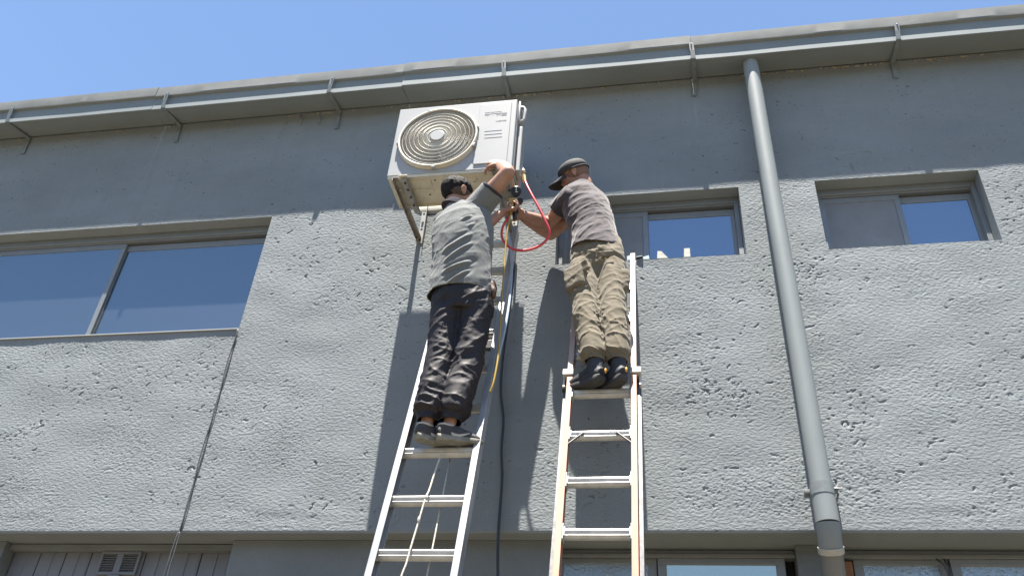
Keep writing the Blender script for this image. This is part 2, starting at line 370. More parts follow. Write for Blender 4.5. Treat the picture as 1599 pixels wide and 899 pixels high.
# --- upper wall: really rough stucco as geometry
def axis(brk, step):
    out = [brk[0]]
    for a, b in zip(brk[:-1], brk[1:]):
        s_ = step(a, b); n = max(1, int(round((b-a)/s_))); out += list(a+(b-a)*np.arange(1, n+1)/n)
    return np.array(out)
VX0, VX1 = -6.15, 2.95
xs = axis(sorted({XL, VX0, VX1, XR} | {q for w_ in WIN for q in w_[:2] if VX0 < q < VX1} | {-6.55}), lambda a, b: .0056 if a >= VX0-.001 and b <= VX1+.001 else .06)
zs = axis(sorted({ZB, ZT} | {q for w_ in WIN for q in w_[2:]}), lambda a, b: .0056)
nx, nz = len(xs), len(zs)
def band(shape, dx, lo_x, hi_x, lo_z, hi_z, seed, rot=0.0):
    """band passed noise field; lo..hi are wavelengths in metres along x and z"""
    g = np.random.default_rng(seed).normal(size=shape); F = np.fft.rfft2(g)
    kz = np.fft.fftfreq(shape[0], dx)[:, None]; kx = np.fft.rfftfreq(shape[1], dx)[None, :]
    kx, kz = kx*math.cos(rot)-kz*math.sin(rot), kx*math.sin(rot)+kz*math.cos(rot)
    r = np.sqrt((kx*(lo_x+hi_x)/2)**2+(kz*(lo_z+hi_z)/2)**2)
    H = np.exp(-((np.log(r+1e-9))/.55)**2)
    o = np.fft.irfft2(F*H, shape); return o/o.std()
sh = (800, 1900); dx = .0056
def samp(f, X, Z):                                    # bilinear lookup of a tile
    u = ((X-XL)/dx) % (f.shape[1]-1); v = ((Z-ZB)/dx) % (f.shape[0]-1)
    i = u.astype(int); j = v.astype(int); a = u-i; b = v-j
    return f[j, i]*(1-a)*(1-b)+f[j, i+1]*a*(1-b)+f[j+1, i]*(1-a)*b+f[j+1, i+1]*a*b
fine = band(sh, dx, .022, .028, .014, .016, 1); mid = band(sh, dx, .06, .08, .04, .05, 2, .3); mid2 = band(sh, dx, .07, .09, .03, .035, 9, -.35); big = band(sh, dx, .5, .7, .35, .5, 3); patch = band(sh, dx, .9, 1.2, .7, .9, 4)
rough = .62+.55*np.tanh(patch*1.4)+.30*np.linspace(0, 1, sh[1])[None, :]
H = fine*.00056*rough+np.maximum(mid, -1)*.00024*rough+np.abs(mid2)*-.0003*rough+big*.0010
# gouges left by the trowel
gd = np.random.default_rng(5); ZZ, XX = np.meshgrid(np.arange(sh[0]), np.arange(sh[1]), indexing='ij')
G = np.zeros(sh)
clx = gd.uniform(0, sh[1], 150); clz = gd.uniform(0, sh[0], 150)
for k in range(7000):
    if k % 7:
        c = int(150*gd.random()**1.5); sp_ = .55+.9*((c*37) % 11)/11; x0 = clx[c]+gd.normal()*34*sp_; z0 = clz[c]+gd.normal()*20*sp_
    else: x0, z0 = gd.uniform(0, sh[1]), gd.uniform(0, sh[0])
    L = min(9, gd.gamma(1.0, 1.25)+.15); th = gd.choice([gd.normal()*.4, gd.normal()*.5+.6, gd.uniform(0, 3.14)]); wd = gd.uniform(.38, .62); dp = min(.024, .002+gd.gamma(1.3, .0042))
    bend = gd.normal()*.5
    n = int(L*2)+2
    xa = int(x0-L-5); xb = int(x0+L+6); za = int(z0-L-5); zb = int(z0+L+6)
    if xa < 0 or za < 0 or xb >= sh[1] or zb >= sh[0]: continue
    sx = XX[za:zb, xa:xb]; sz = ZZ[za:zb, xa:xb]; loc = np.zeros(sx.shape)
    for t in np.linspace(-1, 1, n):
        cx_ = x0+math.cos(th+bend*t)*L*t; cz_ = z0+math.sin(th+bend*t)*L*t
        loc = np.maximum(loc, np.exp(-((sx-cx_)**2+(sz-cz_)**2)/(wd*wd)))
    G[za:zb, xa:xb] = np.maximum(G[za:zb, xa:xb], loc*dp)
XG, ZG = np.meshgrid(xs, zs)
hh = samp(H, XG, ZG)*.95-samp(G, XG, ZG)*.85
# smoother trowelled margins at the bottom edge and round the openings
calm = np.clip((ZG-ZB)/.10, .22, 1)
for (a, b, c_, d_) in WIN:
    dxw = np.maximum(np.maximum(a-XG, XG-b), 0); dzw = np.maximum(np.maximum(c_-ZG, ZG-d_), 0); dist = np.hypot(dxw, dzw)
    calm = np.minimum(calm, np.clip(dist/.05, .15, 1))
hh *= calm
edge = np.clip((ZG-ZB)/.012, 0, 1)
yy = -hh*1.0+(1-edge)*.006
yy += .0022*np.exp(-((ZG-ZB-.09)/.035)**2)*samp(big, XG, ZG)*.5
keep = np.ones((nz-1, nx-1), bool)
xc = (xs[:-1]+xs[1:])/2; zc = (zs[:-1]+zs[1:])/2
for (a, b, c_, d_) in WIN: keep &= ~(((xc > a) & (xc < b))[None, :] & ((zc > c_) & (zc < d_))[:, None])
idx = np.arange(nx*nz).reshape(nz, nx)
quads = np.stack([idx[:-1, :-1], idx[:-1, 1:], idx[1:, 1:], idx[1:, :-1]], -1)[keep]
me = bpy.data.meshes.new('wall'); nq = len(quads)
used = np.zeros(nx*nz, bool); used[quads.ravel()] = True; remap = np.cumsum(used)-1
vv = np.stack([XG.ravel()+1.5, yy.ravel(), ZG.ravel()], 1)[used]
me.vertices.add(len(vv)); me.vertices.foreach_set('co', vv.astype(np.float32).ravel())
me.loops.add(nq*4); me.loops.foreach_set('vertex_index', remap[quads].astype(np.int32).ravel())
me.polygons.add(nq); me.polygons.foreach_set('loop_start', (np.arange(nq)*4).astype(np.int32)); me.polygons.foreach_set('loop_total', np.full(nq, 4, np.int32))
me.polygons.foreach_set('use_smooth', np.ones(nq, bool)); me.update(calc_edges=True)
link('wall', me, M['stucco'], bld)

# --- reveals, core of the wall, soffit of the overhang
for (a, b, c_, d_) in WIN:
    mb = MB()
    for (p, q) in (((a, c_), (a, d_)), ((b, c_), (b, d_)), ((a, d_), (b, d_)), ((a, c_), (b, c_))):
        s_ = 6 if p[0] == q[0] else 40
        for k in range(s_):
            x0, x1 = p[0]+(q[0]-p[0])*k/s_, p[0]+(q[0]-p[0])*(k+1)/s_; z0, z1 = p[1]+(q[1]-p[1])*k/s_, p[1]+(q[1]-p[1])*(k+1)/s_
            mb.add([(x0, -.0005, z0), (x1, -.0005, z1), (x1, RD+.02, z1), (x0, RD+.02, z0)], [(0, 1, 2, 3)])
    mb.build('window_reveal', M['smooth'], bld, fix=False)
mb = MB(); mb.box((XL, .006, ZT), (XR, .2, ZT+.25)); mb.build('roof_edge', M['smooth'], bld)
mb = MB(); mb.box((XL-.1, -.02, 7.2), (XR+.1, 8, 7.26)); mb.build('roof', M['felt'], bld)
mb = MB(); mb.box((XL, .005, ZB+.003), (XR, .45, ZB+.12)); mb.build('overhang_soffit', M['smooth'], bld)
# side and back walls keep the light out
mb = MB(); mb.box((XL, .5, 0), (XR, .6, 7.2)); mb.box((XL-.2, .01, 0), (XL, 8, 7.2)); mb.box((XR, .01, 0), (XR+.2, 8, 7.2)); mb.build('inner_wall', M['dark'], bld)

# --- lower walls
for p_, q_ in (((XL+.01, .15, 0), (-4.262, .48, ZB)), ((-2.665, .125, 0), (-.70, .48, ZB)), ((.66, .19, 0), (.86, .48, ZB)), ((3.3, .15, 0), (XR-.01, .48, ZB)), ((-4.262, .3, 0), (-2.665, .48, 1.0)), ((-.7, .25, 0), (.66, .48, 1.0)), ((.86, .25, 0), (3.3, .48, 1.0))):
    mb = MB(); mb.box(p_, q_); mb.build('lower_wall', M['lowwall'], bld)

# --- windows
def rail(mb, x0, x1, z0, z1, y0, y1, bev=.002): mb.box((x0, y0, z0), (x1, y1, z1), bev)
def frame4(mb, x0, x1, z0, z1, wd, y0, y1, top=None, bot=None):
    t = top or wd; b = bot or wd
    rail(mb, x0, x1, z1-t, z1, y0, y1); rail(mb, x0, x1, z0, z0+b, y0, y1)
    rail(mb, x0, x0+wd, z0+b, z1-t, y0+.001, y1-.001); rail(mb, x1-wd, x1, z0+b, z1-t, y0+.001, y1-.001)
def window(x0, x1, z0, z1, xm, left_pane, right_pane, label, wd=.032, topw=.05, proud=.0):
    mb = MB(); frame4(mb, x0+.002, x1-.002, z0+.002, z1-.002, wd, RD-.02, RD+.05, top=topw)
    rail(mb, x0+.02, x1-.02, z1-topw-.012, z1-topw, RD-.005, RD+.05)
    win = mb.build('window', M['frame'], bld, label=label)
    mb = MB(); mb.box((x0+wd, RD+.002, z1-topw-.02), (x1-wd, RD+.048, z1-topw-.0125)); mb.build('track', M['track'], win)
    # front sash (left) and rear sash (right)
    zi0, zi1 = z0+wd, z1-topw-.012
    mb = MB(); frame4(mb, x0+wd-.006, xm+.02, zi0, zi1-.008, .038, RD+.002, RD+.022, top=.042); mb.build('sash', M['frame'], win)
    mb = MB(); mb.box((x0+wd, RD+.008, zi0+.02), (xm, RD+.013, zi1-.03)); mb.build('pane', left_pane, win)
    mb = MB(); frame4(mb, xm-.012, x1-wd+.006, zi0, zi1-.014, .036, RD+.026, RD+.046, top=.055); mb.build('sash', M['frame'], win)
    mb = MB(); mb.box((xm, RD+.032, zi0+.02), (x1-wd, RD+.037, zi1-.03)); mb.build('pane', right_pane, win)
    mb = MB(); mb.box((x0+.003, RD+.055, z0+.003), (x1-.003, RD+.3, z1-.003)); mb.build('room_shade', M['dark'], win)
    return win
window(*WIN[0], at(172, 440, RD+.01).x-.0, M['glass'], M['glass'], 'wide sliding window with dusty blue reflecting panes', wd=.02, topw=.06)
wm = window(*WIN[1], at(1008, 365, RD+.01).x, M['screen'], M['glass_clear'], 'sliding window behind the man in the cap')
window(*WIN[2], at(1407, 340, RD+.01).x, M['screen'], M['glass_clear'], 'sliding window to the right of the downpipe')
# sill flashing of the wide window
mb = MB(); mb.box((WIN[0][0], -.012, WIN[0][2]-.003), (WIN[0][1]-.002, .1, WIN[0][2]+.006), .001); mb.build('sill', M['ac_white'], bld, label='thin pale metal sill under the wide window')

# --- street level windows
def low_window(x0, x1, panes, label):
    z1 = 3.338; z0 = 1.0; y0 = .25
    mb = MB(); rail(mb, x0, x1, z1-.02, z1, y0-.008, y0+.06); win = mb.build('window', M['frame'], bld, label=label)
    mb = MB(); rail(mb, x0, x1, 3.339, 3.368, y0+.02, y0+.09); mb.build('header', M['frame'], win)
    mb = MB(); rail(mb, x0, x1, z0, z0+.05, y0, y0+.06); mb.build('bottom_rail', M['frame'], win)
    for i, (a, b, mt) in enumerate(panes):
        mb = MB(); y = y0+(.002 if i % 2 else .02); frame4(mb, a, b, z0+.05, z1-.021, .05, y, y+.025, top=.036 if i % 2 else .028); mb.build('sash', M['frame'], win)
        mb = MB(); mb.box((a+.03, y+.01, z0+.07), (b-.03, y+.015, z1-.04)); mb.build('pane', mt, win)
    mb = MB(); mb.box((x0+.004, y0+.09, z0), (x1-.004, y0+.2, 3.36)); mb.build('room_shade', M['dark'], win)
    return win
low_window(-.698, .658, [(-.69, -.105, M['glass_frost']), (-.10, .60, M['glass_low'])], 'street level window seen through the orange ladder')
lw2 = low_window(.865, 3.3, [(.965, 1.455, M['glass_frost']), (1.46, 2.1, M['glass_frost']), (2.1, 3.2, M['glass_frost'])], 'street level window with patterned glass right of the downpipe')
mb = MB(); mb.box((.885, .245, 1.05), (.955, .27, 3.30), .002); mb.build('jamb', M['wood'], lw2, label='brown wooden jamb')
mb = MB(); mb.tube([at(1462, 872, .22), at(1473, 880, .21), at(1480, 892, .21), at(1484, 910, .21)], .006); mb.build('cable_loop', M['wire'], lw2, smooth=True); mb = MB(); mb.tube([at(1474, 872, .22), at(1481, 884, .21), at(1486, 899, .21), at(1488, 915, .21)], .006)
mb.build('cable_loop', M['wire'], lw2, smooth=True)

# --- panelled shutter with a louvred vent, bottom left
shut = MB(); shut.box((-4.262, .19, 3.335), (-2.665, .3, 3.368), .003)
shut = shut.build('shutter', M['lowwall'], bld, label='folded metal shutter with vertical panels under the overhang')
bx = [-4.255, -4.06, -3.875, -3.69, -3.50, -3.31, -3.12, -2.925, -2.72]
for i in range(len(bx)-1):
    a, b = bx[i]+.004, bx[i+1]-.004; mb = MB(); m_ = a+(b-a)*.55
    pr = [(a, .262), (a, .25), (m_-.004, .244), (m_, .25), (b-.012, .244), (b, .25), (b, .262)]
    n = len(pr); vs = [(x, y, z) for z in (.95, 3.333) for x, y in pr]
    mb.add(vs, [(k, (k+1) % n, n+(k+1) % n, n+k) for k in range(n)]+[tuple(range(n)), tuple(range(n, 2*n))]); mb.build('panel', M['shutter'], shut)
mb = MB(); mb.box((-4.26, .27, .9), (-2.67, .29, 3.33)); mb.build('backing', M['track'], shut)
vx0, vx1, vz0, vz1 = -3.60, -3.325, 3.185, 3.332
mb = MB(); frame4(mb, vx0, vx1, vz0, vz1, .016, .215, .243); rail(mb, (vx0+vx1)/2-.022, (vx0+vx1)/2+.022, vz0+.016, vz1-.016, .2155, .2425)
vent = mb.build('vent', M['shutter'], shut, label='square louvred vent with two columns of slats')
for sx in (0, 1):
    a = vx0+.017 if sx == 0 else (vx0+vx1)/2+.023; b = (vx0+vx1)/2-.023 if sx == 0 else vx1-.017
    for k in range(8):
        z = vz0+.024+k*.0152; mb = MB(); mb.obox(((a+b)/2, .226, z), Vector((1, 0, 0)), Vector((0, .75, .66)), Vector((0, -.66, .75)), (b-a)/2, .009, .0012); mb.build('slat', M['shutter'], shut)
mb = MB(); mb.box((vx0+.1, .21, vz0-.02), (vx1-.1, .235, vz0-.002), .002); mb.build('vent_tab', M['shutter'], shut)

# --- pale smooth oval patch under the condenser and the scar of an old bracket
mb = MB(); c = at(672, 327, 0); mb.ell(c, Vector((.13, 0, 0)), Vector((0, .012, 0)), Vector((0, 0, .045)), 28, 8); mb.build('pale_patch', mat('pale_beige_smooth', (.42, .42, .37), .8, var=.05), bld, smooth=True)
for px_ in (470, 499):
    mb = MB(); p = at(px_, 180, -.01); q = at(px_-1, 194, -.012); mb.tube([p, at(px_+1, 186, -.03), q], .006, 6); mb.build('old_hook', M['hook'], bld, smooth=True)
# blown foam and dirt in the joint under the gutter
mb = MB()
for k in range(150):
    x = gd.uniform(-6, 3.2); 
    if gd.random() < .6: x = gd.choice([-2.8, -1.05, .95, 2.3, 1.6])+gd.normal()*.16
    r = gd.uniform(.003, .009); mb.ell((x, -.004, 7.075+gd.normal()*.004-r), Vector((r*gd.uniform(1, 3), 0, 0)), Vector((0, r, 0)), Vector((0, 0, r)), 6, 4)
props(mb.build('joint_mortar', mat('old_mortar', (.24, .22, .17), .9, var=.2, vscale=50), bld, smooth=True), kind='stuff')

# ================================================================== GUTTER
gut = thing('gutter', (-1.5, -.12, 7.06), 'long grey painted sheet metal eave gutter with dented rolled lip', 'gutter')
seams = [-9.0, at(238, 165, -.24).x, at(628, 130, -.24).x, at(1080, 85, -.24).x, 3.05, XR]
for i in range(len(seams)-1):
    a, b = seams[i]+.0015, seams[i+1]-.0015; n = int((b-a)/.05); X = np.linspace(a, b, n+1)
    q = np.stack([X*1.1, np.full_like(X, i*5.1), np.zeros_like(X)], 1)
    wv = pnoise(q)*.006; wv2 = pnoise(q*1.7+9)*.003; off = [0, .004, -.004, .003, .001, 0][i]; tw = [.004, -.002, .005, .001, .014, 0][i]
    prof = []
    for k, x in enumerate(X):
        yb = -.240+off+wv[k]+tw*(x-a)/(b-a)      # lower edge of the face
        yf = -.234+off*.6+wv2[k]*.6
        zo = wv2[k]*.5+[.003, -.002, .002, -.001, 0, 0][i]
        prof.append([(-.012, 7.084), (yb+.004, 7.034+zo), (yb, 7.038+zo), (yf, 7.176+zo), (yf-.024, 7.182+zo), (yf-.026+wv2[k], 7.195+zo), (yf-.0235+wv2[k], 7.294+zo), (yf-.020+wv2[k], 7.298+zo), (yf+.012, 7.298+zo), (yf+.012, 7.18), (-.012, 7.17), (-.012, 7.16)])
    P = len(prof[0]); mb = MB(); vs = [(x, y, z) for x, pf in zip(X, prof) for y, z in pf]
    fs = []; 
    for k in range(n):
        for j in range(P): fs.append((k*P+j, k*P+(j+1) % P, (k+1)*P+(j+1) % P, (k+1)*P+j))
    fs += [tuple(range(P)), tuple(n*P+j for j in range(P))]
    mb.add(vs, fs); mb.mi = [1 if (len(fs)-2 > t) and (t % P) in (4, 5, 6, 7) else 0 for t in range(len(fs))]
    mb.build('gutter_section', [M['gutter'], M['gutter_top']], gut, smooth=True, sharp=12)
HK = [[(17, 172), (12, 188), (47, 215), (35, 240)], [(258, 153), (254, 168), (281, 196), (274, 222)], [(518, 127), (512, 147), (530, 175), (525, 201)],
      [(786, 100), (787, 118), (795, 150), (797, 176)], [(1079, 68), (1083, 92), (1085, 122), (1084, 150)], [(1401, 40), (1402, 58), (1392, 92), (1400, 122)]]
for hk in HK:
    p0 = at(*hk[0], -.272); p1 = at(*hk[1], -.252); p1.z = 7.03; p2 = at(*hk[2], -.008); p2.z = 7.07; p3 = at(*hk[3], -.010)
    p0.z = 7.195
    mb = MB(); mb.ribbon([p0, (p0+p1)/2+Vector((0, -.002, 0)), p1], (1, 0, 0), .034, .005)
    mb.ribbon([p1+Vector((0, 0, -.003)), p2+Vector((0, .002, -.012))], (1, 0, .0), .034, .006); mb.ribbon([p2+Vector((0, -.003, -.008)), (p2+p3)/2+Vector((0, -.004, 0)), p3], (1, 0, 0), .034, .006)
    h = mb.build('gutter_hook', M['hook'], gut)
    for q in (p0+Vector((0, -.004, -.02)), p3+Vector((0, -.004, .02))):
        mb = MB(); mb.ell(q, Vector((.007, 0, 0)), Vector((0, .004, 0)), Vector((0, 0, .007)), 8, 5); mb.build('rivet', M['hook'], h, smooth=True)

# ================================================================== DOWNPIPE
dp = thing('downpipe', (.79, -.15, 0), 'round grey painted downpipe running down the wall between the two small windows', 'downpipe')
def PX(z): return .757+(7.05-z)*.0095
mb = MB(); zz = [7.05-.1*k for k in range(36)]
mb.tube([(PX(z)+.0012*math.sin(z*3), -.145, z) for z in zz if z > 3.53], .057, 28); mb.build('pipe', M['pipe'], dp, smooth=True, sharp=40)
mb = MB(); mb.tube([(PX(3.56), -.145, 3.56), (PX(3.36), -.145, 3.365)], .0615, 28); mb.build('coupling', M['pipe'], dp, smooth=True, sharp=40)
mb = MB(); mb.tube([(PX(3.56), -.145, 3.5795), (PX(3.56), -.145, 3.515)], .0635, 28); mb.tube([(PX(3.5)+.055, -.145, 3.545), (PX(3.5)+.085, -.11, 3.545), (PX(3.5)+.09, 0, 3.54)], .006, 8); mb.box((PX(3.5)+.058, -.16, 3.53), (PX(3.5)+.078, -.13, 3.56), .002)
mb.obox((PX(3.5)-.075, -.11, 3.545), Vector((1, 0, 0)), Vector((0, 1, 0)), Vector((0, 0, 1)), .014, .03, .012, .002); mb.tube([(PX(3.5)+.05, -.165, 3.548), (PX(3.5)+.10, -.165, 3.548)], .005, 6); mb.build('pipe_clamp', M['hook'], dp, smooth=True, sharp=40)
mb = MB(); mb.tube([(PX(3.3), -.145, 3.366), (PX(3.3), -.142, 3.35), (PX(3.3)+.001, -.128, 3.31), (PX(3.3)+.003, -.10, 3.262), (PX(3.3)+.005, -.080, 3.235)], .0600, 28); mb.build('elbow', M['pipe'], dp, smooth=True, sharp=40)
mb = MB(); mb.tube([(PX(3.25)+.003, -.098, 3.258), (PX(3.25)+.005, -.080, 3.230)], .0660, 28); mb.build('paint_free_band', M['band'], dp, smooth=True, sharp=40)
mb = MB(); mb.tube([(PX(3.25)+.005, -.084, 3.24), (PX(3.2)+.010, -.035, 3.16), (PX(3.1)+.014, .015, 3.08), (PX(3.1)+.02, .05, 2.98), (PX(3.1)+.02, .055, 0.02)], .058, 28); mb.build('lower_pipe', M['pipe_low'], dp, smooth=True, sharp=40)

# ================================================================== CONDENSER
AX0, AX1, AY0, AY1, AZ0, AZ1 = -1.826, -.952, -.60, -.295, 5.665, 6.335
ac = thing('air_conditioner', ((AX0+AX1)/2, (AY0+AY1)/2, AZ0), 'white outdoor air conditioner unit with round fan grille bolted high on the wall', 'air conditioner')
fc = at(684, 216, AY0-.01); FX, FZ, FR = fc.x, fc.z, .275
# casing: front sheet with a round opening, sides, top
mb = MB(); N = 64; R1 = FR
def rect_pt(th):
    c, s = math.cos(th), math.sin(th); t = min(((AX1-.006-FX) if c > 0 else (FX-AX0-.006))/max(abs(c), 1e-6), ((AZ1-.006-FZ) if s > 0 else (FZ-AZ0-.004))/max(abs(s), 1e-6))
    return FX+c*t, FZ+s*t
ang = sorted([2*math.pi*k/N for k in range(N)]+[math.atan2(zc_-FZ, xc_-FX) % (2*math.pi) for xc_ in (AX0+.006, AX1-.006) for zc_ in (AZ0+.004, AZ1-.006)])
n = len(ang); vs = []
for th in ang:
    x, z = rect_pt(th); vs += [(x, AY0, z), (FX+math.cos(th)*R1, AY0, FZ+math.sin(th)*R1), (FX+math.cos(th)*(R1-.012), AY0+.02, FZ+math.sin(th)*(R1-.012)), (FX+math.cos(th)*(R1-.012), AY0+.12, FZ+math.sin(th)*(R1-.012))]
fs = []
for k in range(n):
    a, b = k*4, ((k+1) % n)*4; fs += [(a, b, b+1, a+1), (a+1, b+1, b+2, a+2), (a+2, b+2, b+3, a+3)]
mb.add(vs, fs)
# rounded edge strip round the box then the sides
def ring(y, ins): return [(AX0+ins, y, AZ0+ins*.6), (AX1-ins, y, AZ0+ins*.6), (AX1-ins, y, AZ1-ins), (AX0+ins, y, AZ1-ins)]
vs = ring(AY0, .006)+ring(AY0+.002, .002)+ring(AY0+.006, 0)+ring(AY1, 0); mb.add(vs, [(r_*4+k, r_*4+(k+1) % 4, (r_+1)*4+(k+1) % 4, (r_+1)*4+k) for r_ in range(3) for k in range(4) if not (r_ == 2 and k == 0)])
mb.add(ring(AY1, 0), [(0, 1, 2, 3)])
casing = mb.build('casing', M['ac_white'], ac)
mb = MB(); mb.tube([(FX, AY0+.122, FZ), (FX, AY0+.119, FZ)], FR, 48); mb.build('fan_cavity', M['ac_cavity'], ac)
# fan blades
mb = MB()
for k in range(3):
    a0 = k*2*math.pi/3+.5; vs = []; 
    for i in range(9):
        for j in range(5):
            t = i/8; r = .05+(FR-.075)*j/4; a = a0+t*1.5+.35*j/4
            vs.append((FX+math.cos(a)*r, AY0+.045+.05*t, FZ+math.sin(a)*r))
    mb.add(vs, [(i*5+j, i*5+j+1, (i+1)*5+j+1, (i+1)*5+j) for i in range(8) for j in range(4)])
mb.ell((FX, AY0+.07, FZ), Vector((.05, 0, 0)), Vector((0, .04, 0)), Vector((0, 0, .05)), 16, 10)
mb.build('fan', M['ac_blade'], ac, smooth=True)
# grille
gy = AY0-.030
def circ(r, y, n=72): return [Vector((FX+math.cos(2*math.pi*k/n)*r, y, FZ+math.sin(2*math.pi*k/n)*r)) for k in range(n+1)]
mb = MB(); mb.tube(circ(FR+.004, gy+.006), .0085, 8, caps=False)
vs = circ(FR+.008, gy+.01, 72)[:-1]+circ(FR+.014, AY0+.001, 72)[:-1]; mb.add(vs, [(k, (k+1) % 72, 72+(k+1) % 72, 72+k) for k in range(72)])
grl = mb.build('fan_grille', M['ac_grille'], ac, smooth=True, sharp=50)
for k, rr in enumerate((.070, .104, .138, .170, .200, .229, .255)):
    mb = MB(); mb.tube(circ(rr, gy-.003+.012*(rr/FR)**2), .0021, 6, caps=False); mb.build('wire_ring', M['ac_white'], grl, smooth=True)
mb = MB()
for k in range(150):
    a = 2*math.pi*k/150; pts = []
    for j in range(6):
        r = .05+(FR-.048)*j/5; aa = a+.42*(1-j/5)**1.3; pts.append((FX+math.cos(aa)*r, gy+.012*(r/FR)**2, FZ+math.sin(aa)*r))
    mb.tube(pts, .0020, 4, caps=False)
props(mb.build('radial_wires', M['ac_grille'], grl, smooth=True), kind='stuff')
mb = MB(); mb.loft([((FX, gy+.01, FZ), .052, .052, (1, 0, 0)), ((FX, gy-.008, FZ), .052, .052, (1, 0, 0)), ((FX, gy-.012, FZ), .046, .046, (1, 0, 0))], 32); mb.build('hub_cap', M['ac_white'], grl)
for a in (.25, 1.9, 3.25, 4.72, 5.9):
    mb = MB(); mb.obox((FX+math.cos(a)*(FR+.014), gy+.012, FZ+math.sin(a)*(FR+.014)), Vector((math.cos(a), 0, math.sin(a))), Vector((0, 1, 0)), Vector((-math.sin(a), 0, math.cos(a))), .009, .014, .012, .002); mb.build('grille_clip', M['ac_white'], grl)
# service panel on the right of the front
px0, px1 = at(746, 200, AY0).x, at(796, 200, AY0).x; pz0, pz1 = AZ0+.045, AZ1-.03
mb = MB(); mb.box((px0, AY0-.008, pz0), (px1, AY0+.002, pz1), .003); sp = mb.build('service_panel', M['ac_white'], ac)
for k in range(3):
    q = at(770, 204+k*5.2, AY0-.009); mb = MB(); mb.box((q.x-.062, AY0-.0095, q.z-.0018), (q.x+.062, AY0-.0078, q.z+.0018)); mb.build('pressed_line', M['ac_line'], sp)
GL = {'C': [(1, 1, 0, 1), (0, 1, 0, 0), (0, 0, 1, 0)], 'O': [(0, 0, 1, 0), (1, 0, 1, 1), (1, 1, 0, 1), (0, 1, 0, 0)], 'L': [(0, 1, 0, 0), (0, 0, 1, 0)], 'T': [(0, 1, 1, 1), (.5, 1, .5, 0)], 'I': [(.5, 1, .5, 0)],
      'M': [(0, 0, 0, 1), (0, 1, .5, .4), (.5, .4, 1, 1), (1, 1, 1, 0)], 'E': [(1, 1, 0, 1), (0, 1, 0, 0), (0, 0, 1, 0), (0, .5, .9, .5)], 'N': [(0, 0, 0, 1), (0, 1, 1, 0), (1, 0, 1, 1)], 'V': [(0, 1, .5, 0), (.5, 0, 1, 1)], 'R': [(0, 0, 0, 1), (0, 1, 1, 1), (1, 1, 1, .5), (1, .5, 0, .5), (.4, .5, 1, 0)]}
def letters(body, right, z, wd, hg, gap, th, y):
    """block capitals printed on the panel, right aligned"""
    x = right-len(body)*(wd+gap)
    for ch in body:
        mb = MB()
        for a, b, c_, d_ in GL[ch]:
            p, q = Vector((x+a*wd, y, z+b*hg)), Vector((x+c_*wd, y, z+d_*hg)); D = (q-p).normalized(); N = Vector((-D.z, 0, D.x)); mb.obox((p+q)/2, D, Vector((0, 1, 0)), N, (q-p).length/2+th/2, .0004, th/2)
        mb.build('letter', M['print'], sp); x += wd+gap
p = at(793, 176, AY0-.009); letters('COOL', p.x, p.z+.002, .033, .017, .008, .0038, AY0-.0088); letters('TIME', p.x, p.z-.023, .033, .017, .008, .0038, AY0-.0088)
p = at(791, 188, AY0-.009); letters('INVERTER', p.x, p.z-.004, .007, .009, .0035, .0018, AY0-.0088)
# right side: recessed handle, panel edge, valve cover
mb = MB(); mb.box((AX1-.001, AY0+.03, AZ0+.02), (AX1+.004, AY0+.035, AZ1-.03)); mb.build('side_seam', M['ac_white'], ac); mb = MB(); mb.box((AX1-.001, AY0+.17, AZ0+.02), (AX1+.004, AY0+.176, AZ1-.03)); mb.box((AX1-.001, AY0+.175, AZ0+.03), (AX1+.012, AY1-.004, AZ1-.34), .004)
mb.build('side_panel', M['ac_white'], ac)
hz = at(810, 188, AY0+.15).z
mb = MB(); mb.tube([(AX1, AY0+.1, hz+.075), (AX1+.03, AY0+.1, hz+.07), (AX1+.04, AY0+.1, hz+.05), (AX1+.04, AY0+.1, hz-.05), (AX1+.03, AY0+.1, hz-.07), (AX1, AY0+.1, hz-.075)], .013, 10); mb.box((AX1, AY0+.06, hz-.1), (AX1+.012, AY0+.15, hz+.1), .004)
mb.build('handle', M['ac_white'], ac, smooth=True, sharp=40)
mb = MB(); mb.box((AX1, AY0+.09, AZ0+.05), (AX1+.035, AY0+.2, hz-.13), .008); mb.build('valve_cover', M['ac_white'], ac)
# base pan with pressed ribs, holes and feet
mb = MB(); mb.box((AX0+.004, AY0+.004, AZ0-.012), (AX1-.004, AY1-.003, AZ0+.001), .002)
base = mb.build('base_pan', M['ac_base'], ac)
mb = MB()
for (a, b, c_, d_) in ((.09, .30, .05, .10), (.09, .30, .14, .15), (.36, .62, .06, .075), (.36, .6, .17, .22), (.66, .80, .05, .2)):
    mb = MB(); mb.box((AX0+a, AY0+c_, AZ0-.018), (AX0+b, AY0+d_+.02, AZ0-.0115), .003); mb.build('pressed_rib', M['ac_base'], base)
mb = MB(); mb.box((AX0+.01, AY1-.012, AZ0-.03), (AX1-.01, AY1-.004, AZ0-.0115)); mb.build('rear_lip', M['ac_base'], base)
mb = MB(); mb.box((AX0+.006, AY0+.006, AZ0-.02), (AX1-.006, AY0+.011, AZ0-.0115))
mb.build('front_lip', M['ac_base'], base)
for (a, b) in ((.21, .12), (.26, .2), (.47, .13), (.5, .23), (.6, .1), (.33, .06), (.72, .24)):
    mb = MB(); mb.tube([(AX0+a, AY0+b, AZ0-.0135), (AX0+a, AY0+b, AZ0-.0118)], .007, 10); mb.build('drain_hole', M['hole'], base)
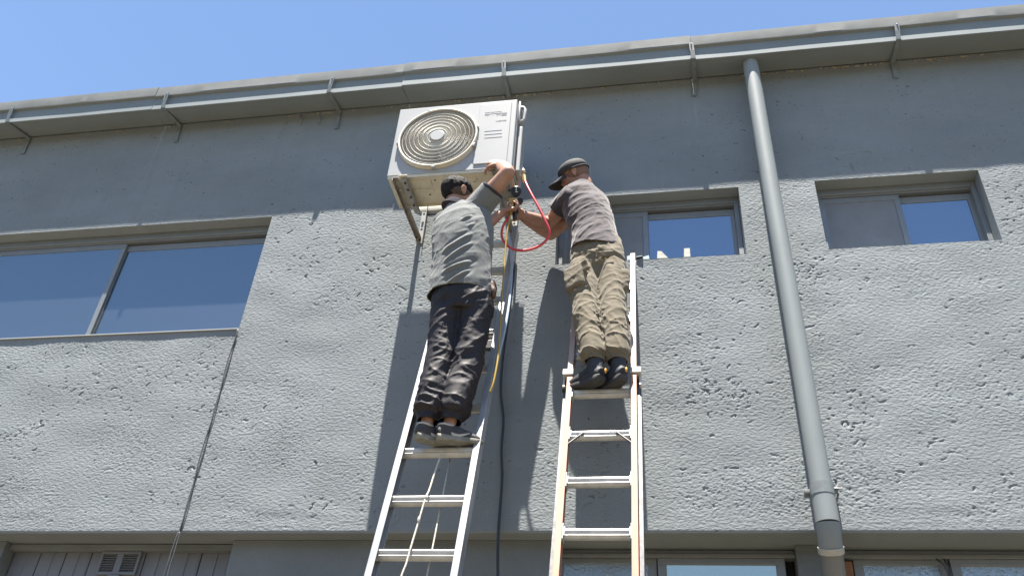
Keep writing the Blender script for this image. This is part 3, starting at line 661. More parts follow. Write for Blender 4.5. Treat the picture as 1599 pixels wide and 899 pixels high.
for fx in (AX0+.12, AX1-.12):
    mb = MB(); mb.box((fx-.03, AY0-.02, AZ0-.024), (fx+.03, AY0+.02, AZ0-.0185), .002); mb.build('foot', M['ac_base'], ac)
    mb = MB(); mb.box((fx-.03, AY1-.02, AZ0-.024), (fx+.03, AY1+.025, AZ0-.0305+.012), .002); mb.build('foot', M['ac_base'], ac)

# wall brackets that carry it
for bxx, lab in ((-1.728, 'steel angle bracket under the left end of the air conditioner'), (-1.03, 'steel angle bracket under the right end of the air conditioner')):
    br = thing('wall_bracket', (bxx, 0, 5.6), lab, 'bracket', 'brackets carrying the air conditioner'); z = AZ0-.025
    def zr(y): return z-.03*(1+y/.62)
    mb = MB(); hw = .019
    P0, P1 = Vector((bxx-.028, -.62, z-.012)), Vector((bxx-.012, -.002, z-.045)); mb.ribbon([P0, P1], (1, 0, 0), .034, .004)
    mb.ribbon([P0+Vector((-.016, 0, -.014)), P1+Vector((-.016, 0, -.014))], (0, .05, 1), .030, .004)
    mb.build('bracket_arm', M['rustarm' if bxx < -1.5 else 'zinc'], br)
    mb = MB(); mb.ribbon([P0+Vector((.055, .02, .004)), P1+Vector((.055, -.27, .018))], (1, 0, 0), .045, .004); mb.ribbon([P0+Vector((.076, .02, -.012)), P1+Vector((.076, -.27, -.002))], (0, .05, 1), .03, .003); rl = mb.build('cross_rail', M['zinc'], br)
    for t in (.12, .3, .5, .72):
        q = P0.lerp(P1+Vector((0, -.27, 0)), t)+Vector((.055, .02, .002)); mb = MB(); mb.tube([q+Vector((0, 0, -.0015)), q+Vector((0, 0, .0005))], .009, 10); mb.build('bolt_hole', M['hole'], rl)
    mb = MB(); mb.box((bxx-.022, -.008, 5.545), (bxx+.022, -.003, 5.90), .001); mb.box((bxx+.018, -.03, 5.545), (bxx+.022, -.008, 5.90)); pl = mb.build('wall_plate', M['zinc'], br)
    for zz_ in (5.575, 5.68, 5.83):
        mb = MB(); mb.tube([(bxx-.004, -.0095, zz_), (bxx-.004, -.0078, zz_)], .008, 10); mb.build('slot', M['hole'], pl)
    mb = MB(); mb.tube([(bxx-.004, -.018, 5.75), (bxx-.004, -.008, 5.75)], .009, 6); mb.tube([(bxx-.03, -.5, z-.02), (bxx-.005, -.5, z-.02)], .009, 6); mb.build('bolt', M['zinc'], br)

# ================================================================== HOSES, CABLES
def smoothpts(pts, n=8):
    pts = [Vector(p) for p in pts]; out = []
    for i in range(len(pts)-1):
        p0, p1, p2, p3 = pts[max(i-1, 0)], pts[i], pts[i+1], pts[min(i+2, len(pts)-1)]
        for k in range(n):
            t = k/n; out.append(.5*((2*p1)+(-p0+p2)*t+(2*p0-5*p1+4*p2-p3)*t*t+(-p0+3*p1-3*p2+p3)*t**3))
    out.append(pts[-1]); return out
def hose(name, pts, r, mt, label, cat, n=8, group=None):
    mb = MB(); pts = smoothpts(pts); o = bpy.data.objects.new('x', None)
    mb.tube(pts, r, n); off = pts[0]; me = mb.mesh(name, off); me.materials.append(mt); me.polygons.foreach_set('use_smooth', [True]*len(me.polygons))
    o = bpy.data.objects.new(name, me); C.objects.link(o); o.location = off; return props(o, label, cat, group)
hose('red_hose', [at(819, 281, -.44), at(826, 296, -.46), at(838, 318, -.47), at(850, 342, -.46), at(858, 361, -.44), at(853, 375, -.42), at(836, 387, -.41), at(812, 391, -.41), at(794, 385, -.42), at(784, 371, -.44), at(785, 355, -.46), at(793, 341, -.47), at(801, 328, -.47)], .0085, M['red'], 'red rubber hose looping from the valve to the gauge between the two men', 'hose')
hose('yellow_hose', [at(801, 322, -.49), at(796, 340, -.5), at(791, 370, -.5), at(788, 410, -.5), at(784, 460, -.53), at(781, 510, -.6), at(778, 555, -.64), at(771, 595, -.66), at(765, 612, -.66)], .0056, M['yellow'], 'thin yellow hose hanging along the right rail of the aluminium ladder', 'hose')
hose('drain_tube', [at(789, 345, -.25), at(797, 380, -.3), at(799, 420, -.34), at(796, 465, -.4), at(789, 510, -.46), at(781, 545, -.5), at(773, 580, -.53)], .009, M['tube'], 'pale grey-blue tube hanging bowed beside the top of the aluminium ladder', 'tube')
hose('black_cable', [at(806, 372, -.05), at(801, 440, -.06), at(792, 510, -.04), at(785, 560, -.02), at(782, 610, -.02), at(786, 655, -.02), at(783, 700, -.02), at(784, 745, -.02), at(781, 790, -.02), at(778, 832, -.02), at(777, 870, -.02), at(777, 899, -.02), Vector((at(777, 899, -.02).x, -.02, 2.95)), Vector((at(777, 899, -.02).x, -.02, 2.5))], .0085, M['cable'], 'black cable hanging loosely down the wall between the two ladders', 'cable')
tw = thing('wire_pair', at(372, 516, -.01), 'pair of thin dark wires running down the wall from the corner of the wide window', 'wire')
for s_ in (-1, 1):
    pts = []
    for k in range(13):
        t = k/12; z = 4.85+(3.37-4.85)*t; x = -2.972+.014*t; pts.append(Vector((x+s_*.0056*math.cos(t*14+.4), -.014-.004*s_, z)))
    e = at(258+s_*3, 899, -.03); pts += [Vector((-2.958+s_*.006, -.02, 3.36)), (Vector((-2.958+s_*.008, -.02, 3.36))+e)/2, e, e+(e-Vector((-2.958, -.02, 3.36)))*3]
    mb = MB(); mb.tube(smoothpts(pts, 4), .0038, 6); mb.build('wire', M['wire'], tw, smooth=True)

# gauge manifold held between them
gp = at(806, 300, -.50)
gm = thing('pressure_gauge', gp, 'black round pressure gauge with brass fitting held beside the air conditioner', 'gauge')
fw = Vector((.15, -.9, -.35)).normalized(); sx_ = Vector((1, .15, 0)).normalized(); up_ = sx_.cross(fw).normalized()
if up_.z < 0: up_ = -up_
mb = MB(); mb.loft([(gp-fw*.02, .034, .036, sx_), (gp+fw*.012, .038, .04, sx_), (gp+fw*.018, .032, .034, sx_)], 28); mb.build('gauge_case', M['black'], gm, smooth=True, sharp=40)
mb = MB(); mb.tube([gp+fw*.018, gp+fw*.0195], .024, 20); dial = mb.build('dial', M['black'], gm)
mb = MB(); mb.obox(gp+fw*.0205+up_*.012, sx_, fw, up_, .0035, .0006, .012); mb.obox(gp+fw*.0205-up_*.006+sx_*.004, sx_, fw, up_, .009, .0006, .003); mb.build('needle', M['white'], gm)
q = at(801, 314, -.49); mb = MB(); mb.obox(q, sx_, fw, up_, .022, .018, .017, .003); mb.tube([q, q-up_*.05+fw*.01], .009, 8); mb.build('fitting', M['brass'], gm)
q = at(812, 315, -.5); mb = MB(); mb.loft([(q-fw*.015, .019, .019, sx_), (q+fw*.02, .022, .022, sx_)], 12); mb.build('knob', M['black'], gm, smooth=True, sharp=40)
q = at(817, 270, -.42)
vl = thing('service_valve', q, 'brass service valve with white cap on the right side of the air conditioner', 'valve')
mb = MB(); mb.tube([q+Vector((-.07, .03, .0)), q+Vector((.0, 0, 0))], .012, 10); mb.tube([at(818, 274, -.43), at(819, 283, -.44)], .014, 6); mb.build('valve_body', M['brass'], vl, smooth=True, sharp=40)
mb = MB(); mb.tube([at(813, 258, -.41), at(817, 268, -.42)], [.010, .017], 10); mb.build('valve_cap', M['white'], vl, smooth=True, sharp=40)

# ================================================================== LADDERS
def lean(xc, ytop, ztop, slope=.27, xs=0.0):
    return lambda z, off=0.0, side=0.0: Vector((xc+side+xs*(ztop-z), ytop-(ztop-z)*slope-off, z))
def ibeam(mb, F, side, z0, z1, off, wd=.034, dp=.075, sgn=1, web=.006):
    A, B = F(z0, off, side), F(z1, off, side); ax = (B-A).normalized(); X = Vector((1, 0, 0)); N = X.cross(ax).normalized()
    if N.y > 0: N = -N
    mid = (A+B)/2; L = (B-A).length/2
    mb.obox(mid+N*(dp/2-.004), X, N, ax, wd/2, .004, L, .0012); mb.obox(mid-N*(dp/2-.004), X, N, ax, wd/2, .004, L, .0012)
    mb.obox(mid-X*sgn*(wd/2-web/2-.002), X, N, ax, web/2, dp/2-.0079, L)
def rung(F, x0, x1, z, off, mt, parent, wear=False):
    c0 = F(z, off, x0); c1 = F(z, off, x1); ax = (F(z+1, off)-F(z, off)).normalized(); X = (c1-c0).normalized(); N = X.cross(ax).normalized()
    if N.y > 0: N = -N
    # D section with a ribbed flat tread, tread kept level
    T = Vector((0, -1, 0))*1.15; U = Vector((0, 0, 1))*1.35; prof = [(-.017, .0), (-.014, .003), (-.009, .001), (-.004, .003), (.001, .001), (.006, .003), (.012, .001), (.017, .003), (.020, -.002), (.0185, -.011), (.0165, -.013), (.0165, -.0165), (.0185, -.019), (.013, -.031), (.004, -.035), (-.008, -.033), (-.016, -.02)]
    n = len(prof); vs = [c+T*a+U*b for c in (c0, c1) for a, b in prof]
    mb = MB(); mb.add(vs, [(k, (k+1) % n, n+(k+1) % n, n+k) for k in range(n)]+[tuple(range(n)), tuple(range(n, 2*n))])
    return mb.build('rung', mt, parent, label=None)

# aluminium ladder under the man in grey
F1 = lean(-1.19, -.05, 5.85)
l1 = thing('ladder', F1(0), 'bare aluminium extension ladder with pull rope under the man in the grey polo', 'ladder', 'ladders leaning on the wall')
W1 = .203
for s_ in (-1, 1):
    mb = MB(); ibeam(mb, F1, s_*W1, .02, 5.50, 0, sgn=-s_); mb.build('rail', M['alu'], l1)
z = 3.567-.3*11
while z < 5.45:
    if z > .1: rung(F1, -W1+.004, W1-.004, z, 0, M['rung'], l1)
    z += .30
for s_ in (-1, 1): mb = MB(); mb.obox(F1(.03, 0, s_*W1), Vector((1, 0, 0)), Vector((0, 1, 0)), Vector((0, 0, 1)), .03, .05, .02, .006); mb.build('foot_pad', M['black'], l1)
mb = MB(); mb.tube(smoothpts([F1(3.52, .03, .02), F1(3.42, .03, .008), F1(3.30, .035, 0), F1(3.24, .05, -.005), F1(3.1, .04, -.018), F1(2.98, .035, -.028), F1(2.9, .03, -.034), F1(2.6, .03, -.05), F1(1.0, .03, -.05)]), .0048, 6)
k0 = F1(3.245, .05, -.005); mb.ell(k0, Vector((.009, 0, 0)), Vector((0, .009, 0)), Vector((0, 0, .013)), 8, 6); k0 = F1(3.12, .045, -.016); mb.ell(k0, Vector((.008, 0, 0)), Vector((0, .008, 0)), Vector((0, 0, .02)), 8, 6)
mb.build('pull_rope', M['rope'], l1, smooth=True)
mb = MB(); mb.tube([F1(3.53, -.04, .05), F1(3.2, -.04, .052), F1(2.6, -.04, .056), F1(1.2, -.04, .06)], .0042, 6); mb.build('return_rope', M['rope'], l1, smooth=True)
mb = MB(); 
for z_ in (4.35,): mb.obox(F1(z_, -.01, W1-.045), Vector((1, 0, 0)), Vector((0, 1, 0)), Vector((0, 0, 1)), .02, .02, .03, .004)
mb.build('rung_lock', M['alu_dull'], l1)

# orange fibreglass ladder under the man in the cap
F2 = lean(-.3675, -.03, 5.30)
l2 = thing('ladder', F2(0), 'faded orange fibreglass extension ladder with aluminium rungs under the man in the cap', 'ladder', 'ladders leaning on the wall')
W2 = .184; ZJ = 4.17
for s_ in (-1, 1):
    mb = MB(); ibeam(mb, F2, s_*W2, 1.2, ZJ-.002, 0, wd=.032, dp=.07, sgn=-s_, web=.008); mb.build('rail', M['orange'], l2)
    mb = MB(); ibeam(mb, F2, s_*W2, ZJ, 5.285, 0, wd=.032, dp=.07, sgn=-s_, web=.008); mb.build('rail', M['orange_sunlit'], l2, label='upper rail with sunlight painted in as paler colour')
    mb = MB(); ibeam(mb, F2, s_*(W2+.029), .02, ZJ, -.06, wd=.022, dp=.075, sgn=-s_, web=.008); mb.build('base_rail', M['alu_dull'], l2, label='scuffed grey rail of the lower section')
    mb = MB(); c = F2(ZJ+.01, -.025, s_*(W2+.012)); ax = (F2(5, 0)-F2(4, 0)).normalized(); N = Vector((1, 0, 0)).cross(ax)
    mb.obox(c, Vector((1, 0, 0)), N, ax, .031, .068, .022, .003); mb.obox(c+Vector((s_*.024, 0, -.05)), Vector((1, 0, 0)), N, ax, .006, .05, .045, .002); mb.build('guide_bracket', M['white'], l2)
    mb = MB(); mb.obox(F2(.03, -.06, s_*(W2+.027)), Vector((1, 0, 0)), Vector((0, 1, 0)), Vector((0, 0, 1)), .03, .05, .02, .006); mb.build('foot_pad', M['black'], l2)
z = 4.063-.305*9
while z < 5.25:
    rg = rung(F2, -W2+.006, W2-.006, z, 0, M['rung'], l2)
    for s_ in (-1, 1):
        mb = MB(); c = F2(z-.015, .0, s_*(W2-.018)); ax = (F2(5, 0)-F2(4, 0)).normalized(); N = Vector((1, 0, 0)).cross(ax)
        mb.obox(c, Vector((1, 0, 0)), N, ax, .0035, .026, .045, .002); mb.obox(c-Vector((s_*.006, 0, 0)), Vector((1, 0, 0)), N, ax, .004, .021, .024, .002)
        for dz in (-.034, .034): mb.tube([c+ax*dz-Vector((s_*.0, 0, 0)), c+ax*dz-Vector((s_*.008, 0, 0))], .006, 8)
        mb.build('rung_plate', M['alu'], l2)
    if abs(z-3.758) < .02:
        for s_ in (-1, 1):
            a = F2(z-.012, .022, s_*(W2-.09)); b = F2(z-.085, .022, s_*(W2-.012)); mb = MB(); mb.ribbon([a, b], (0, -1, .27), .012, .004); mb.ell(a, Vector((.01, 0, 0)), Vector((0, .006, 0)), Vector((0, 0, .01)), 8, 6); mb.build('brace', M['alu_dull'], l2)
    z += .305
for k in range(6):
    mb = MB(); zz_ = .4+k*.61; a = F2(zz_, -.06, -W2-.02); b = F2(zz_, -.06, W2+.02); mb.tube([a, b], .014, 8); mb.build('base_rung', M['alu_dull'], l2)

# ================================================================== SCRAPS ON THE SILL
def wedge(pts, th, name, mt, label, cat, group=None):
    P = [Vector(p) for p in pts]; n = len(P); T = Vector((0, th, 0)); mb = MB(); mb.add(P+[p+T for p in P], [tuple(range(n)), tuple(range(n, 2*n))]+[(k, (k+1) % n, n+(k+1) % n, n+k) for k in range(n)])
    o = mb.build(name, mt); o.data.transform(Matrix.Translation(-P[0])); o.location = P[0]
    props(o, label, cat, group); return o
zs_ = WIN[1][2]
def sill(px_, h, dx_=0, Y=.0): x = at(px_, 400, Y).x; return Vector((x+dx_, Y, zs_+.004+h))
wedge([sill(1026, 0), sill(1027, .064), sill(1033, .061), sill(1043, 0)], .04, 'foam_scrap', M['foam'], 'triangular cream foam scrap standing on the window sill', 'foam scrap', 'foam scraps on the sill')
wedge([sill(1068, 0), sill(1069, .074), sill(1078, .074), sill(1078, 0)], .045, 'foam_scrap', M['foam'], 'tall square-topped cream foam scrap standing on the window sill', 'foam scrap', 'foam scraps on the sill')
wedge([sill(979, 0), sill(979, .035), sill(989, .045), sill(991, 0)], .03, 'plastic_scrap', M['clearp'], 'crumpled pale blue plastic film on the sill above the orange ladder', 'plastic film')
wedge([sill(1003, 0), sill(1004, .02), sill(1013, .032), sill(1014, 0)], .03, 'plastic_scrap', M['clearp'], 'small pale blue plastic film on the sill beside the foam', 'plastic film')
mb = MB(); p = sill(1001, .012); mb.tube([p-Vector((.03, 0, 0)), p+Vector((.012, -.01, 0))], [.012, .01], 10); o = mb.build('screw_cap', M['black'], smooth=True, sharp=40); props(o, 'small dark cap lying on the window sill near the ladder top', 'cap')

# ================================================================== PEOPLE
def atz(px, py, z):
    v = _d*FPX + _r*(px-799.5) - _u*(py-449.5); t = (z-CAM[2])/v[2]; return Vector(CAM+v*t)

def hand(mb, wrist, dr, pn, side, curl=.7, spread=.12, s=1.0, thumb_curl=.5):
    """wrist point, pointing direction, palm normal (towards what is gripped), side = +1/-1 which edge carries the thumb"""
    D = Vector(dr).normalized(); Nn = Vector(pn); Nn = (Nn-D*Nn.dot(D)).normalized(); S = D.cross(Nn).normalized()*side
    mb.loft([(wrist-D*.01, .027*s, .020*s, S), (wrist+D*.03*s, .036*s, .017*s, S), (wrist+D*.065*s, .041*s, .016*s, S), (wrist+D*.092*s, .038*s, .013*s, S)], 16)
    for i, (o, L) in enumerate(((.029, .072), (.010, .080), (-.010, .074), (-.028, .058))):
        p = wrist+D*(.088-.004*abs(i-1))*s+S*o*s; a = 0.0; pts = [p-D*.02*s]; rs = [.0095*s]
        d0 = (D+S*(spread*(1.3-i)*.5)).normalized(); pts.append(p); rs.append(.0095*s)
        for j, fr in enumerate((.46, .31, .23)):
            a += curl*(.75, 1.1, .7)[j]*(1+.12*math.sin(i*2.1)); dd = d0*math.cos(a)+Nn*math.sin(a); p = p+dd*L*fr*s*1.08; pts.append(p); rs.append((.0088, .0080, .0068)[j]*s)
        mb.limb(pts, rs, 8)
    p = wrist+D*.028*s+S*.024*s; d0 = (D*.62+S*.72+Nn*.25).normalized(); pts = [p]; rs = [.014*s]
    for j, L in enumerate((.040, .032, .026)):
        p = p+d0*L*s; pts.append(p); rs.append((.0115, .0098, .008)[j]*s); d0 = (d0+Nn*thumb_curl*.6-S*thumb_curl*.45).normalized()
    mb.limb(pts, rs, 8)

def frame(F, U=(0, 0, 1)):
    F = Vector(F).normalized(); U = Vector(U); U = (U-F*U.dot(F)).normalized(); R = F.cross(U).normalized(); return F, U, R
def head_shape(mb, c, F, U, R, ear=1.0):
    mb.ell(c+U*.018-F*.008, R*.077, F*.096, U*.090, 24, 16)          # cranium
    mb.ell(c-U*.045+F*.028, R*.060, F*.062, U*.072, 20, 14)          # face
    mb.ell(c-U*.088+F*.050, R*.038, F*.034, U*.030, 16, 10)          # chin
    mb.ell(c-U*.060-F*.000, R*.062, F*.050, U*.042, 16, 10)          # jaw
    mb.ell(c+U*.008+F*.078, R*.046, F*.016, U*.012, 16, 8)           # brow
    mb.ell(c-U*.028+F*.094, R*.013, F*.022, U*.020, 12, 8); mb.ell(c-U*.010+F*.088, R*.009, F*.014, U*.024, 12, 8)   # nose
    mb.ell(c-U*.062+F*.082, R*.024, F*.011, U*.0056, 12, 8); mb.ell(c-U*.071+F*.080, R*.021, F*.011, U*.007, 12, 8)  # lips
    mb.ell(c-U*.022+F*.064+R*.040, R*.020, F*.016, U*.016, 12, 8); mb.ell(c-U*.022+F*.064-R*.040, R*.020, F*.016, U*.016, 12, 8)
    for s_ in (-1, 1):                                               # ears: helix + lobe
        e = c+R*s_*.079-F*.006-U*.012; n_ = 10
        pts = [e+F*(.015*math.cos(t))+U*(.026*math.sin(t))+R*s_*(.006+.004*math.sin(t)) for t in [(-.75+1.55*k/n_)*math.pi*.95+.9 for k in range(n_+1)]]
        mb.tube([Vector(p) for p in pts], .0055, 8); mb.ell(e-F*.002, R*.006, F*.012, U*.021, 12, 8); mb.ell(e-U*.026+F*.005, R*.006, F*.008, U*.010, 10, 6)

def shoe(parent, heel, dr, up_m, sole_m, boot=False, extra=None, tilt=0.0, s=1.0):
    """heel point on the sole, pointing direction"""
    D = Vector(dr); D.z = 0; D.normalize(); D = (D+Vector((0, 0, tilt))).normalized(); S = D.cross(Vector((0, 0, 1))).normalized(); U = S.cross(D).normalized()
    def P(f, u, sd=0): return heel+D*f*s+U*u*s+S*sd*s
    out = [(0, .024), (.015, .033), (.05, .037), (.09, .037), (.14, .040), (.19, .046), (.235, .045), (.262, .036), (.280, .022), (.286, .007)]
    mb = MB()
    pts = [(f, w_) for f, w_ in out]+[(f, -w_) for f, w_ in reversed(out)]; n = len(pts); vs = []
    for lv, (u, g) in enumerate(((0, .94), (.006, 1.0), (.022, 1.03), (.028, .97))):
        for f, w_ in pts: vs.append(P(-.004+(f-.14)*g+.14+(.0), u+(.012*max(0, (f-.2)/.09)**2 if u < .02 else .006*max(0, (f-.2)/.09)**2)+(.008*(1-f/.1) if u > .02 and f < .1 else 0), w_*g))
    mb.add(vs, [(l*n+k, l*n+(k+1) % n, (l+1)*n+(k+1) % n, (l+1)*n+k) for l in range(3) for k in range(n)]+[tuple(range(n)), tuple(range(3*n, 4*n))])
    so = mb.build('sole', sole_m, None, smooth=True, sharp=40)
    mb = MB()
    hgt = .155 if boot else .098
    mb.loft([(P(.002, .045), .030*s, .034*s, S), (P(.03, .055), .039*s, .050*s, S), (P(.08, .062), .041*s, .056*s, S), (P(.125, .056), .042*s, .050*s, S), (P(.175, .047), .045*s, .040*s, S), (P(.225, .038), .044*s, .031*s, S), (P(.262, .032), .034*s, .023*s, S), (P(.282, .029), .014*s, .013*s, S)], 20)
    mb.loft([(P(.05, .05), .040*s, .052*s, S), (P(.052, .085), .041*s, .052*s, S), (P(.054, hgt), .043*s, .050*s, S)], 20)
    o = sculpt(mb, 'upper', up_m, None, voxel=.006, smooth=3, disp=lambda co, nr: .0016*fbm(co*38, 2))
    sh_ = bpy.data.objects.new('boot' if boot else 'shoe', None); C.objects.link(sh_); sh_.parent = parent; sh_.location = heel-wloc(parent)
    for q in (so, o): q.data.transform(Matrix.Translation(-heel)); q.parent = sh_
    def sub(mb_, nm, mt_, sm=True):
        q = mb_.build(nm, mt_, None, smooth=sm); q.data.transform(Matrix.Translation(-heel)); q.parent = sh_; return q
    if boot:
        mb = MB(); mb.ell(P(-.026, .055), S*.008, D*.006, U*.016, 10, 6); sub(mb, 'heel_tab', M['amber'])
    else:
        mb = MB(); mb.tube(smoothpts([P(.03, .098, -.038), P(.006, .104, 0), P(.03, .098, .038), P(.06, .093, .041), P(.09, .098, .028)], 4), .006, 8); sub(mb, 'padded_collar', M['shoe_white'])
        mb = MB(); sd = 1
        cur = [(.075, .042, .005), (.095, .032, .010), (.12, .031, .009), (.15, .040, .006), (.19, .056, .002)]
        vs = []
        def hw(f, u):
            a_ = np.interp(f, [.03, .08, .125, .175, .225], [.039, .041, .042, .045, .044]); c_ = np.interp(f, [.03, .08, .125, .175, .225], [.055, .062, .056, .047, .038]); b_ = np.interp(f, [.03, .08, .125, .175, .225], [.05, .056, .05, .04, .031])
            return a_*math.sqrt(max(.05, 1-((u-c_)/b_)**2))+.0005
        for f, u, w_ in cur: vs += [P(f, u-w_, hw(f, u-w_)), P(f, u+w_, hw(f, u+w_))]
        vs2 = [v+S*.003 for v in vs]; n = len(cur)
        mb.add(vs+vs2, [(2*k, 2*k+2, 2*k+3, 2*k+1) for k in range(n-1)]+[(2*n+2*k, 2*n+2*k+2, 2*n+2*k+3, 2*n+2*k+1) for k in range(n-1)]+[(2*k, 2*k+2, 2*n+2*k+2, 2*n+2*k) for k in range(n-1)]+[(2*k+1, 2*k+3, 2*n+2*k+3, 2*n+2*k+1) for k in range(n-1)])
        sub(mb, 'side_stripe', M['shoe_white'], False)
    for k in range(5):
        mb = MB(); f = .10+.022*k; u = .094-.010*k+(.01 if boot else 0); mb.tube([P(f, u-.006, -.024), P(f+.008, u+.004, 0), P(f, u-.006, .024)], .0028, 6); sub(mb, 'lace', M['shoe_white'] if not boot else M['black'])
    return sh_

# ---------- man in the grey polo on the aluminium ladder
Z1 = 3.570
d1L, d1R = Vector((.72, .69, 0)), Vector((.88, .47, 0)); hl1 = Vector((at(649, 690, -.79).x, -.79, Z1)); hr1 = Vector((at(680, 690, -.79).x, -.77, Z1))
m1 = thing('person', Vector((-1.19, -.70, Z1)), 'man in grey polo and black trousers reaching up to the air conditioner', 'person')
anL, anR = hl1+d1L*.050+Vector((0, 0, .10)), hr1+d1R*.055+Vector((0, 0, .10))
knL, knR = at(687, 572, -.74), at(728, 572, -.72)
hpL, hpR = at(700, 482, -.74), at(743, 482, -.72)
pel, wai, che = at(721, 468, -.74), at(721, 436, -.75), at(722, 385, -.76)
shL, shR, nk = at(696, 349, -.76), at(744, 327, -.75), at(711, 324, -.76)
hd = at(716, 303, -.75)
elR, wrR = at(793, 270, -.86), at(782, 258, -.675)
elL, wrL = at(742, 366, -.52), at(785, 331, -.50)
F, U, R = frame((.74, .62, .16), (.05, -.1, 1))
mb = MB(); head_shape(mb, hd, F, U, R)
mb.limb([nk-Vector((0, 0, .05)), nk+Vector((0, 0, .03)), hd-U*.05-F*.03], [.062, .058, .056])
mb.limb([shR, shR.lerp(elR, .35), shR.lerp(elR, .75), elR], [.066, .060, .052, .048]); mb.limb([elR, elR.lerp(wrR, .3), elR.lerp(wrR, .7), wrR], [.048, .052, .044, .033])
mb.limb([shL, shL.lerp(elL, .4), elL], [.060, .052, .041]); mb.limb([elL, elL.lerp(wrL, .3), elL.lerp(wrL, .7), wrL], [.041, .044, .035, .027])
hand(mb, wrR, (-.62, .30, .62), (-.2, .9, -.3), 1, curl=1.25, s=1.12, thumb_curl=.9)
hand(mb, wrL, (.85, .1, .25), (.1, -.35, .9), -1, curl=1.0)
for a, k_, h_ in ((anL, knL, hpL), (anR, knR, hpR)): mb.limb([h_, k_, k_.lerp(a, .3), a, a-Vector((0, 0, .05))], [.080, .052, .050, .033, .030])
mb.loft([(pel-Vector((0, 0, .05)), .12, .07, (1, .05, 0)), (wai, .135, .095, (1, .05, 0)), (che, .16, .10, (1, .05, .1)), (shL.lerp(shR, .5), .14, .08, shR-shL), (nk, .06, .05, (1, 0, 0))])
sculpt(mb, 'body', M['skin1'], m1, voxel=.0058, smooth=3)
mb = MB(); 
for s_ in (-1, 1): mb = MB(); mb.ell(hd-U*.022+F*.072+R*s_*.030, R*.011, F*.011, U*.011, 12, 8); mb.build('eye', M['white'], m1, smooth=True)
mb = MB(); mb.ell(hd+U*.034-F*.012, R*.086, F*.106, U*.084, 28, 18); mb.ell(hd+U*.050+F*.014, R*.066, F*.066, U*.056, 20, 12); mb.ell(hd+U*.012-F*.052, R*.068, F*.064, U*.072, 20, 12)
sculpt(mb, 'hair', M['hair'], m1, voxel=.006, smooth=2, disp=lambda co, nr: .0045*ridges(co, (.3, .2, -.9), 46, .35)+.003*fbm(co*60, 2)-.002)
mb = MB(); mb.ell(hd+U*.006-F*.012, R*.0795, F*.096, U*.078, 28, 18); sculpt(mb, 'hair_fade', M['stubble'], m1, voxel=.006, smooth=1)

def shirt_noise(a1, a2, amp, fr, top=None):
    def f(co, nr):
        r1 = ridges(co, a1, fr, .28, 3); r2 = ridges(co, a2, fr*.8, .3, 17)
        return amp*(r1*.8+r2*.7)+.003*ridges(co, a1, fr*2.4, .3, 9)+.009*fbm(co*3.5, 2)+.001*fbm(co*30, 2)
    return f
SD = (1, .06, .12)
mb = MB(); ax = (shR-shL)
mb.loft([(at(715, 485, -.745), .186, .130, SD), (at(717, 462, -.745), .185, .129, SD), (at(719, 448, -.75), .183, .128, SD), (at(720, 430, -.755), .178, .125, SD), (at(721, 405, -.76), .176, .122, SD), (at(722, 382, -.765), .184, .125, SD), (at(722, 362, -.765), .190, .122, SD), (at(720, 346, -.76), .185, .105, ax), (at(716, 334, -.76), .130, .085, ax), (at(711, 325, -.76), .072, .068, ax)], 32)
cuR = shR.lerp(elR, .50); mb.loft([(shR.lerp(che, .3), .09, .09, (0, 1, 0)), (shR, .088, .085, (0, 1, 0)), (shR.lerp(elR, .25), .084, .078, (0, 1, 0)), (cuR, .082, .072, (0, 1, 0))], 20)
cuL = shL.lerp(elL, .62); mb.loft([(shL.lerp(che, .3), .09, .09, (0, 1, .3)), (shL, .086, .082, (0, 1, .3)), (shL.lerp(elL, .3), .08, .074, (0, 1, .3)), (cuL, .078, .07, (0, 1, .3))], 20)
Yb = -.88
fo = [(at(690, 425, Yb), at(752, 398, Yb), .012, .014), (at(700, 440, Yb), at(755, 405, Yb), .010, .016), (at(686, 395, Yb), at(735, 365, Yb), .012, .010), (at(690, 410, Yb), at(745, 372, Yb), .010, .009), (at(720, 345, Yb), at(757, 322, Yb), .009, .010), (at(730, 355, Yb), at(764, 330, Yb), .009, .008), (at(735, 420, Yb), at(765, 350, Yb), .010, .010), (at(745, 430, Yb), at(768, 370, Yb), .008, .008), (at(692, 452, Yb), at(725, 446, Yb), .008, .010)]
sculpt(mb, 'shirt', M['tee1'], m1, voxel=.0062, smooth=7, disp=shirt_noise((.85, 0, .45), (.7, 0, .3), .0045, 7), folds=fo, cuts=[(at(716, 440, -.88), (.06, .0, -1))])
mb = MB(); D_ = (elR-shR).normalized(); mb.loft([(cuR-D_*.006, .0835, .0735, (0, 1, 0)), (cuR+D_*.016, .082, .072, (0, 1, 0))], 28); sculpt(mb, 'sleeve_cuff', M['trim'], m1, voxel=.006, smooth=1)
mb = MB(); D_ = (elL-shL).normalized(); mb.loft([(cuL-D_*.006, .0795, .0715, (0, 1, .3)), (cuL+D_*.016, .078, .070, (0, 1, .3))], 28); sculpt(mb, 'sleeve_cuff', M['trim'], m1, voxel=.006, smooth=1)
mb = MB(); mb.loft([(nk+Vector((-.01, -.005, -.022)), .088, .082, ax), (nk+Vector((0, -.005, .008)), .078, .074, ax), (nk+Vector((.005, -.005, .03)), .070, .068, ax)], 28); sculpt(mb, 'collar', M['trim'], m1, voxel=.006, smooth=2, disp=lambda co, nr: .002*fbm(co*25, 2))

